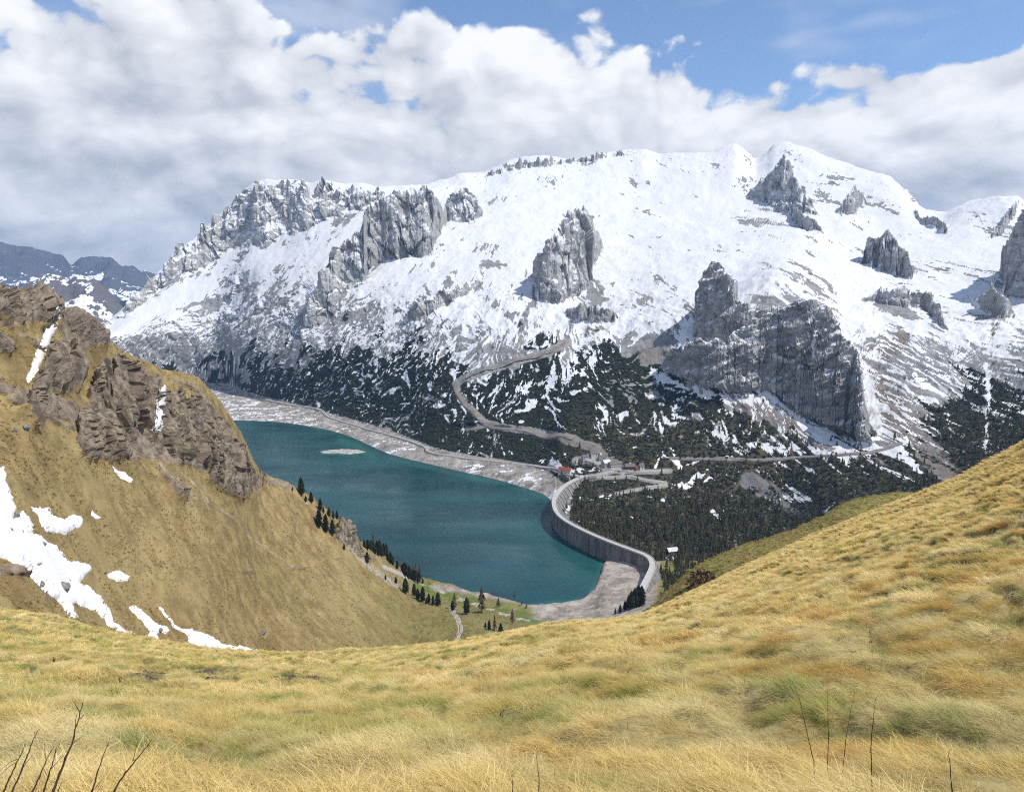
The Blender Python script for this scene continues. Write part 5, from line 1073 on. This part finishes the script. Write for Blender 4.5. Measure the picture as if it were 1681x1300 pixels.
# valley forest beyond the dam: the 300 nearest as trees, the rest as stuff
def pick(layer, weight, count, seed, jit=2.5):
    rg = np.random.default_rng(seed); R = layer.R; dth = abs(layer.th[1] - layer.th[0]); dr = np.abs(np.gradient(R, axis=1)); area = R * dth * dr
    w = (weight * area).reshape(-1); w[~np.isfinite(w)] = 0; ii = rg.choice(len(w), size=count, p=w / w.sum()); P = layer.V[ii].copy(); P[:, :2] += rg.uniform(-jit, jit, (count, 2)); return P, ii, rg
MPX, MPY = MA.PX, MA.PY
wood = sst(MPX, 915, 960) * sst(-MPX, -1330, -1240) * sst(MPY, 800, 860) * (1 - clear) * (MA.C == 0) * (1 - band(MPX, MPY, [(935, 812), (985, 810)], 16)) * (1 - band(MPX, MPY, [(1085, 905), (1075, 912)], 14)) * (1 - band(MPX, MPY, [(1103, 908), (1103, 940)], 9))
P, ii, rg = pick(MA, wood, 2300, 5)
hl_w = (1 - band(HL.PX, HL.PY, [(1103, 905), (1103, 945)], 9)) * sst(HL.PX, 1082, 1096) * sst(-HL.PX, -1190, -1150) * sst(HL.PY, 895, 915) * sst(-HL.PY, -1000, -985) * (HL.R < 1140)
P2, _, _ = pick(HL, hl_w, 330, 6)
allP = np.vstack([P, P2]); allP = allP[np.argsort(np.hypot(allP[:, 0], allP[:, 1]))]; near, rest = allP[:300], allP[300:]
for q in near:
    k = random.choice((0, 1, 2, 3, 4, 5, 6, 7, 8, 5, 6)); nm = "spruce_tree" if k < 5 else "larch_tree"; h = (7 + 15 * random.random() ** 1.2) * (1 if k < 5 else .9)
    o = link(nm, WH[k], None, label="dark green spruce in the dense forest below the dam" if k < 5 else "brownish larch in the dense forest below the dam", cat="tree", group="spruces in the forest below the dam" if k < 5 else "larches in the forest below the dam", loc=q, rotz=random.uniform(0, 6.28)); o.scale = (h * random.uniform(.8, 1.35),) * 2 + (h,)
slopew = (1 - .8 * sst(MA_snow, .3, .6)) * (sst(MA_pine, .4, .8) * sst(MPX, 840, 960) * sst(MPY, 665, 720) * (1 - clear) * (MA.C == 0) + .45 * sst(MA_pine, .4, .8) * sst(MPY, 655, 700) * sst(-MPX, -940, -700) * (1 - clear) + .8 * sst(MA_pine, .4, .8) * sst(MPX, 1500, 1560))
P3, ii3, rg = pick(MA, slopew * (MPX < 1750), 3600, 8)
PT = np.vstack([rest, P3]); n = len(PT); h = 5 + 14 * rg.random(n) ** 1.3
kidx = np.where(rg.random(n) < .50, rg.integers(0, 5, n), rg.integers(5, 9, n))
instancer("mountain_forest", PT, np.stack([np.zeros(n), np.zeros(n), rg.uniform(0, 6.28, n)], 1), np.stack([h * 1.05, h * 1.05, h], 1), kidx, np.ones((n, 4)), WH, "dark conifer forest covering the slopes beyond the dam")
def blob(seed):
    import bmesh
    bm = bmesh.new(); bmesh.ops.create_icosphere(bm, subdivisions=2, radius=1); r = random.Random(seed)
    for v in bm.verts: v.co *= r.uniform(.68, 1.2); v.co.z *= .7
    me = bpy.data.meshes.new("dwarf_pine"); bm.to_mesh(me); bm.free(); me.materials.append(M_BUSH); return me
bw = sst(MA_pine, .45, .8) * (1 - sst(gblur(MA_snow, 1, 1), .25, .5)) * (MA.C == 0) * (1 - clear) * sst(MPX, 190, 230) * sst(-MPX, -1720, -1690)
PB, ib, rg = pick(MA, bw, 30000, 9); n = len(PB); h = rg.uniform(1.1, 3.0, n)
instancer("dwarf_pine_scrub", PB, np.stack([rg.uniform(-.2, .2, n), rg.uniform(-.2, .2, n), rg.uniform(0, 6.28, n)], 1), np.stack([h * 1.15, h * 1.15, h * .9], 1), rg.integers(0, 4, n), np.ones((n, 4)), [blob(k) for k in range(4)], "dark dwarf pine scrub mottling the lower mountainside")

# ------------------------------------------------------------------ meadow grass
def tuft(seed, nb, L0, L1, width, spread, segs, lean, curl):
    rg_ = np.random.default_rng(seed); V, F, hv, rv = [], [], [], []
    for b in range(nb):
        a = rg_.uniform(0, 2 * np.pi); q = spread * math.sqrt(rg_.random()); base = np.array([q * math.cos(a), q * math.sin(a), -.03]); Ln = rg_.uniform(L0, L1); w = width * rg_.uniform(.7, 1.3)
        ang = math.atan2(base[1], base[0]) if rg_.random() < .2 else rg_.normal(math.pi, .42); up = rg_.uniform(.35, 1.0) * (1 - .35 * lean); dirh = np.array([math.cos(ang), math.sin(ang), 0.]); side = np.array([-dirh[1], dirh[0], 0.])
        side = side * .8 + rg_.normal(0, .3, 3); side /= np.linalg.norm(side)
        el = math.radians(rg_.uniform(38, 82) - 22 * lean); p = base.copy(); k0 = len(V); vv = rg_.random(); tw = rg_.normal(0, .18)
        for i in range(segs + 1):
            t = i / segs; ww = w * (1 - t) ** .7
            if i < segs: V.append(p - side * ww * .5); V.append(p + side * ww * .5); hv += [t, t]; rv += [vv, vv]
            else: V.append(p.copy()); hv.append(1.0); rv.append(vv)
            d_ = dirh * math.cos(el) + np.array([0, 0, math.sin(el)]) + side * tw; p = p + d_ / np.linalg.norm(d_) * Ln / segs; el -= curl * rg_.uniform(.6, 1.4) / segs
        for i in range(segs - 1): a0 = k0 + 2 * i; F.append((a0, a0 + 1, a0 + 3)); F.append((a0, a0 + 3, a0 + 2))
        a0 = k0 + 2 * (segs - 1); F.append((a0, a0 + 1, a0 + 2))
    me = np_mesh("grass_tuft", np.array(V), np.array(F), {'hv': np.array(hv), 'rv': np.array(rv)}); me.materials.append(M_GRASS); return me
NEAR_T = [tuft(k, 270, .10, .27, .0027, .17, 4, .85, 1.7) for k in range(6)]
MID_T = [tuft(20 + k, 170, .11, .28, .0080, .20, 3, .8, 1.6) for k in range(5)]
FAR_T = [tuft(40 + k, 110, .15, .34, .022, .28, 2, .7, 1.2) for k in range(4)]
GRN_T = [tuft(60 + k, 220, .12, .27, .0042, .18, 4, .4, 1.2) for k in range(3)]
def scatter_grass():
    rg_ = np.random.default_rng(77); Pn, Rt, Sc, Ix, Ti = [], [], [], [], []
    th0, th1 = NL.th[0], NL.th[-1]
    Rs = NL.R; rowr = NL.R
    for (ra, rb, dens, base, cnt, sz) in ((1.6, 7.0, 80, 0, 6, .68), (7.0, 20.0, 34, 0, 6, .9), (16.0, 60.0, 24, 6, 5, 1.0), (50.0, 185.0, 9.0, 11, 4, 1.0)):
        area = .5 * (rb * rb - ra * ra) * (th1 - th0); n = int(area * dens); th = rg_.uniform(th0, th1, n); r = np.sqrt(rg_.uniform(ra * ra, rb * rb, n)); x = r * np.sin(th); y = r * np.cos(th)
        # height and cell of the ground under each tuft
        f = np.interp(th, NL.th, np.arange(NL.J)); j = np.round(f).astype(int)
        z = np.empty(n); so = np.empty(n); pxx = np.empty(n); pyy = np.empty(n); order = np.argsort(j); bounds = np.searchsorted(j[order], np.arange(NL.J + 1))
        for jj in range(NL.J):
            sel = order[bounds[jj]:bounds[jj + 1]]
            if len(sel): z[sel] = np.interp(r[sel], NL.R[jj], NL.Z[jj]); so[sel] = np.interp(r[sel], NL.R[jj], soil[jj])
        d, ci_, d2, c2_ = tuss(x, y); hcell = ((ci_ * 7919) % 1009) / 1009.0; hc2 = ((c2_ * 104729) % 1013) / 1013.0
        bigv = fbm(x / 5.5, y / 5.5, 4, .6, 41); side_ = sst(x / np.maximum(r, 1), -.25, .35)
        gpatch = fbm(x / 2.1 + 7, y / 1.4, 3, .55, 44)
        keep_ = rg_.random(n) > .85 * np.clip(so * 1.5, 0, 1); keep_ &= (d < np.interp(r, [6, 26], [.66, .46])) | (rg_.random(n) < np.interp(r, [6, 14, 28], [.75, .6, .12]))
        straw = np.array([.81, .63, .27]); pale = np.array([.92, .79, .46]); orange = np.array([.66, .40, .12]); oliv = np.array([.47, .44, .13]); grn = np.array([.22, .31, .065])
        c = straw[None] * np.ones((n, 1)); w1 = sst(hcell, .55, .95)[:, None]; c = c * (1 - .6 * w1) + .6 * w1 * pale
        w2 = (sst(hcell + .25 * bigv, .15, .45) * (1 - sst(hcell, .45, .6)) * (.15 + .85 * side_))[:, None]; c = c * (1 - w2 * .85) + w2 * .85 * orange
        w3 = ((1 - .6 * side_) * sst(bigv + .5 * (hc2 - .5), -.3, .5) * .7)[:, None]; c = c * (1 - w3) + w3 * oliv
        w4 = .8 * (sst(gpatch + .55 * (d - .45) + .12 * (1 - side_), .15, .45))[:, None] * (rg_.random((n, 1)) < .75); c = c * (1 - w4 * .88) + w4 * .88 * grn
        c = c * rg_.uniform(.85, 1.12, (n, 1)) * (1.10 - .40 * np.clip(d, 0, 1))[:, None]  # last factor paints shade into tufts in the gaps between tussocks
        flow = 2.75 + .55 * fbm(x / 3.0, y / 3.0, 3, .5, 47) + rg_.normal(0, .30, n)      # blown to the left, a little away
        sc_ = sz * rg_.uniform(.75, 1.25, n) * (1.25 - .75 * np.clip(d, 0, 1)) * (1 - .10 * w4[:, 0])
        dn = rg_.integers(0, cnt, n) + base
        if base == 0: dn = np.where((w4[:, 0] > .5) & (rg_.random(n) < .7), 15 + rg_.integers(0, 3, n), dn)
        rot_ = np.stack([rg_.normal(0, .10, n), rg_.normal(0, .10, n), flow - math.pi], 1)
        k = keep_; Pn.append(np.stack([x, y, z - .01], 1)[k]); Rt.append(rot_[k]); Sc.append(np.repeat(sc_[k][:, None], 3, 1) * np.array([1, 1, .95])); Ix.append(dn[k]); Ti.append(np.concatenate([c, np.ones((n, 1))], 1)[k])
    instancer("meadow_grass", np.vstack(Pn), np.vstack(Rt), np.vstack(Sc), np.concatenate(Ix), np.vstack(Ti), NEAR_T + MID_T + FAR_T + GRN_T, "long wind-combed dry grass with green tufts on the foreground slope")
scatter_grass()
def hill_tufts():
    HT = [tuft(80 + k, 26, .35, .8, .12, .6, 2, .9, 1.0) for k in range(4)]
    w_ = (1 - sst(rock, .3, .5)) * (1 - sst(scr, .25, .5)) * (1 - beach) * sst(-HL.PX, -900, -800) * sst(HL.PX, -60, -20) * sst(-HL.PY, -1110, -1090) * (HL.R < 960) / np.maximum(HL.R, 200)
    w_ = w_ * sst(fbm(HL.X / 14, HL.Y / 14, 4, .6, 140) + .35, 0, .7)
    P_, i_, rg_ = pick(HL, w_, 60000, 12, .5); n = len(P_); P_[:, :2] -= 0; g_ = green.reshape(-1)[i_]
    b_ = fbm(P_[:, 0] / 40, P_[:, 1] / 40, 4, .6, 141); c = np.array([.52, .39, .17])[None] * (1 + .35 * b_[:, None]) * rg_.uniform(.75, 1.2, (n, 1)); c = c * (1 - .5 * g_[:, None]) + .5 * g_[:, None] * np.array([.27, .28, .08]); c = np.where(rg_.random((n, 1)) < .22, c * .72, c)
    instancer("hill_grass", P_, np.stack([rg_.normal(0, .2, n), rg_.normal(0, .2, n), rg_.uniform(0, 6.28, n)], 1), np.repeat(rg_.uniform(.6, 1.3, n)[:, None], 3, 1), rg_.integers(0, 4, n), np.concatenate([np.clip(c, 0, 1), np.ones((n, 1))], 1), HT, "brown grass tussocks covering the hillside")
hill_tufts(); stones()
def spur_tufts():
    ST = [tuft(90 + k, 30, .22, .5, .07, .4, 2, .8, 1.0) for k in range(3)]
    w_ = np.ones_like(SP.Z) * sst(SP.PY, 790, 800) * (SP.R < 335); P_, i_, rg_ = pick(SP, w_, 26000, 21, .3); n = len(P_)
    b_ = fbm(P_[:, 0] / 16, P_[:, 1] / 16, 4, .6, 142)[:, None]; c = np.where(b_ > -.05, np.array([.38, .37, .12]), np.array([.44, .33, .13])) * rg_.uniform(.6, 1.2, (n, 1))
    instancer("spur_grass", P_, np.stack([rg_.normal(0, .2, n), rg_.normal(0, .2, n), rg_.uniform(0, 6.28, n)], 1), np.repeat(rg_.uniform(.6, 1.3, n)[:, None], 3, 1), rg_.integers(0, 3, n), np.concatenate([c, np.ones((n, 1))], 1), ST, "olive grass tussocks covering the spur behind the right slope")
spur_tufts()

# ------------------------------------------------------------------ bare twigs and dry stalks in front
def tube(pts, radii, sides=5):
    V, F = [], []; n = len(pts)
    for i in range(n):
        d_ = (pts[min(i + 1, n - 1)] - pts[max(i - 1, 0)]).normalized(); a = d_.cross(Vector((0, 1, .2))).normalized(); b = d_.cross(a)
        for k in range(sides): t = 2 * math.pi * k / sides; V.append(pts[i] + (a * math.cos(t) + b * math.sin(t)) * radii[i])
    for i in range(n - 1):
        for k in range(sides): F.append((i * sides + k, i * sides + (k + 1) % sides, (i + 1) * sides + (k + 1) % sides, (i + 1) * sides + k))
    F.append(tuple(range(sides))[::-1]); F.append(tuple((n - 1) * sides + k for k in range(sides))); return V, F
def at_d(px, py, dist):
    th, te = px_dir(px, py); return Vector((dist * math.sin(th), dist * math.cos(th), dist * float(te)))
def shrub(name, stems, dist, r0, mat, label, group=None):
    root = None
    for k, (main, twigs) in enumerate(stems):
        dd = dist + .03 * ((k * 7) % 5 - 2); P_ = [at_d(x, y, dd) for x, y in main]
        dv = (P_[0] - P_[1]).normalized(); gz = NL.z_at(P_[0].x, P_[0].y); q = P_[0].copy(); steps = 0
        while q.z > NL.z_at(q.x, q.y) - .03 and steps < 40: q = q + Vector((dv.x * .3, dv.y * .3 + .0, min(dv.z, -.5))).normalized() * .05; steps += 1
        pts = [q] + catmull(P_, 5); n = len(pts); pts = [p_ + Vector((random.uniform(-1, 1), 0, random.uniform(-1, 1))) * .0014 * (i > 1) for i, p_ in enumerate(pts)]
        if root is None: root = link(name, None, label=label, cat="shrub" if group is None else "stalk", group=group, loc=q); root.empty_display_size = .1
        st = link("stem", pd_mesh("stem", [v - root.location for v in tube(pts, [r0 * (1 - .75 * i / (n - 1)) * (1.25 if i % 4 == 2 else 1) for i in range(n)])[0]], tube(pts, [r0] * n)[1], True), mat, parent=root)
        for tw in twigs:
            tp = catmull([at_d(x, y, dd + .01 * j) for j, (x, y) in enumerate(tw)], 4); m_ = len(tp)
            Vv, Fv = tube(tp, [r0 * .42 * (1 - .6 * i / (m_ - 1)) for i in range(m_)], 4); link("twig", pd_mesh("twig", [v - root.location for v in Vv], Fv, True), mat, parent=st)
shrub("bare_shrub", [([(86, 1302), (98, 1268), (110, 1238), (119, 1218), (124, 1195), (131, 1172), (136, 1152)], [[(124, 1195), (124, 1184), (126, 1172)], [(131, 1168), (126, 1160), (121, 1150)], [(119, 1220), (130, 1212), (141, 1204)], [(131, 1180), (135, 1176), (138, 1172)], [(95, 1300), (98, 1291), (102, 1282)]])], 2.15, .0034, M_TWIG, "tallest dark bare shrub stem at the lower left")
shrub("bare_shrub", [([(5, 1302), (16, 1276), (28, 1250), (36, 1234), (42, 1221)], [[(28, 1250), (15, 1258), (0, 1272)], [(30, 1245), (18, 1250), (0, 1264)]]), ([(19, 1302), (36, 1262), (48, 1232), (57, 1208), (66, 1195)], [[(36, 1262), (46, 1248), (54, 1238)], [(58, 1210), (57, 1203), (57, 1199)]])], 2.25, .0025, M_TWIG, "thin forked bare shrub in the lower left corner")
shrub("bare_shrub", [([(52, 1302), (64, 1276), (76, 1248), (88, 1224)], [[(76, 1250), (74, 1234), (73, 1218)], [(72, 1262), (75, 1268), (78, 1274)]]), ([(71, 1302), (80, 1272), (88, 1246), (94, 1222)], [[(84, 1262), (96, 1248), (105, 1238)], [(91, 1236), (96, 1226), (100, 1214)]])], 2.2, .0025, M_TWIG, "pair of thin bare stems left of the tallest stem")
shrub("bare_shrub", [([(150, 1302), (160, 1268), (170, 1240), (180, 1214)], [[(152, 1298), (160, 1288), (169, 1277)]])], 2.2, .0024, M_TWIG, "single straight bare stem right of the tallest stem")
shrub("bare_shrub", [([(185, 1302), (206, 1268), (226, 1244), (240, 1226), (250, 1212)], [[(219, 1248), (222, 1232), (227, 1214)], [(240, 1226), (248, 1220), (256, 1212)]])], 2.25, .0028, M_TWIG, "slanting bare stem, rightmost of the lower left shrubs")
for (main, dist, lab) in [([(1336, 1248), (1322, 1190), (1312, 1148), (1301, 1118)], 3.4, "dark dry stalk leaning left, at the right foreground's left side"), ([(1360, 1215), (1359, 1160), (1357, 1108)], 4.2, "upright dry stalk behind the leaning dark stalk"), ([(1432, 1302), (1430, 1230), (1434, 1180), (1437, 1148)], 2.7, "longest dark upright stalk in the right foreground"),
                          ([(1389, 1210), (1396, 1170), (1404, 1128)], 3.8, "pale straight stalk between the two dark ones"), ([(1563, 1302), (1560, 1262), (1557, 1236)], 2.5, "short dark stalk at the lower right"), ([(885, 1302), (884, 1270), (880, 1238)], 2.5, "short dark stalk at the bottom centre"), ([(842, 1302), (841, 1285), (840, 1268)], 2.5, "shortest stalk at the bottom centre")]:
    shrub("dry_stalk", [(main, [[main[-1], (main[-1][0] + 3, main[-1][1] - 5), (main[-1][0] + 5, main[-1][1] - 8)]])], dist, .0022, M_STALK if 'pale' in lab else M_TWIG, lab, "dry stalks in the foreground")

# ------------------------------------------------------------------ air
def haze():
    V, F = box(-9000, 7000, -300, 20500, -1110, 1500); me = pd_mesh("haze", V, F)
    m = bpy.data.materials.new("mountain_air"); m.use_nodes = True; m.node_tree.nodes.clear(); n = NT(m.node_tree)
    pv = n.add('ShaderNodeVolumePrincipled'); pv.inputs['Color'].default_value = (.32, .58, 1.0, 1); pv.inputs['Density'].default_value = 3.6e-5; pv.inputs['Anisotropy'].default_value = .1
    o = n.add('ShaderNodeOutputMaterial'); n.l.new(pv.outputs[0], o.inputs['Volume']); link("haze", me, m, label="thin blue mountain air over the whole valley", kind='stuff')
HAZE = True
if HAZE: haze()
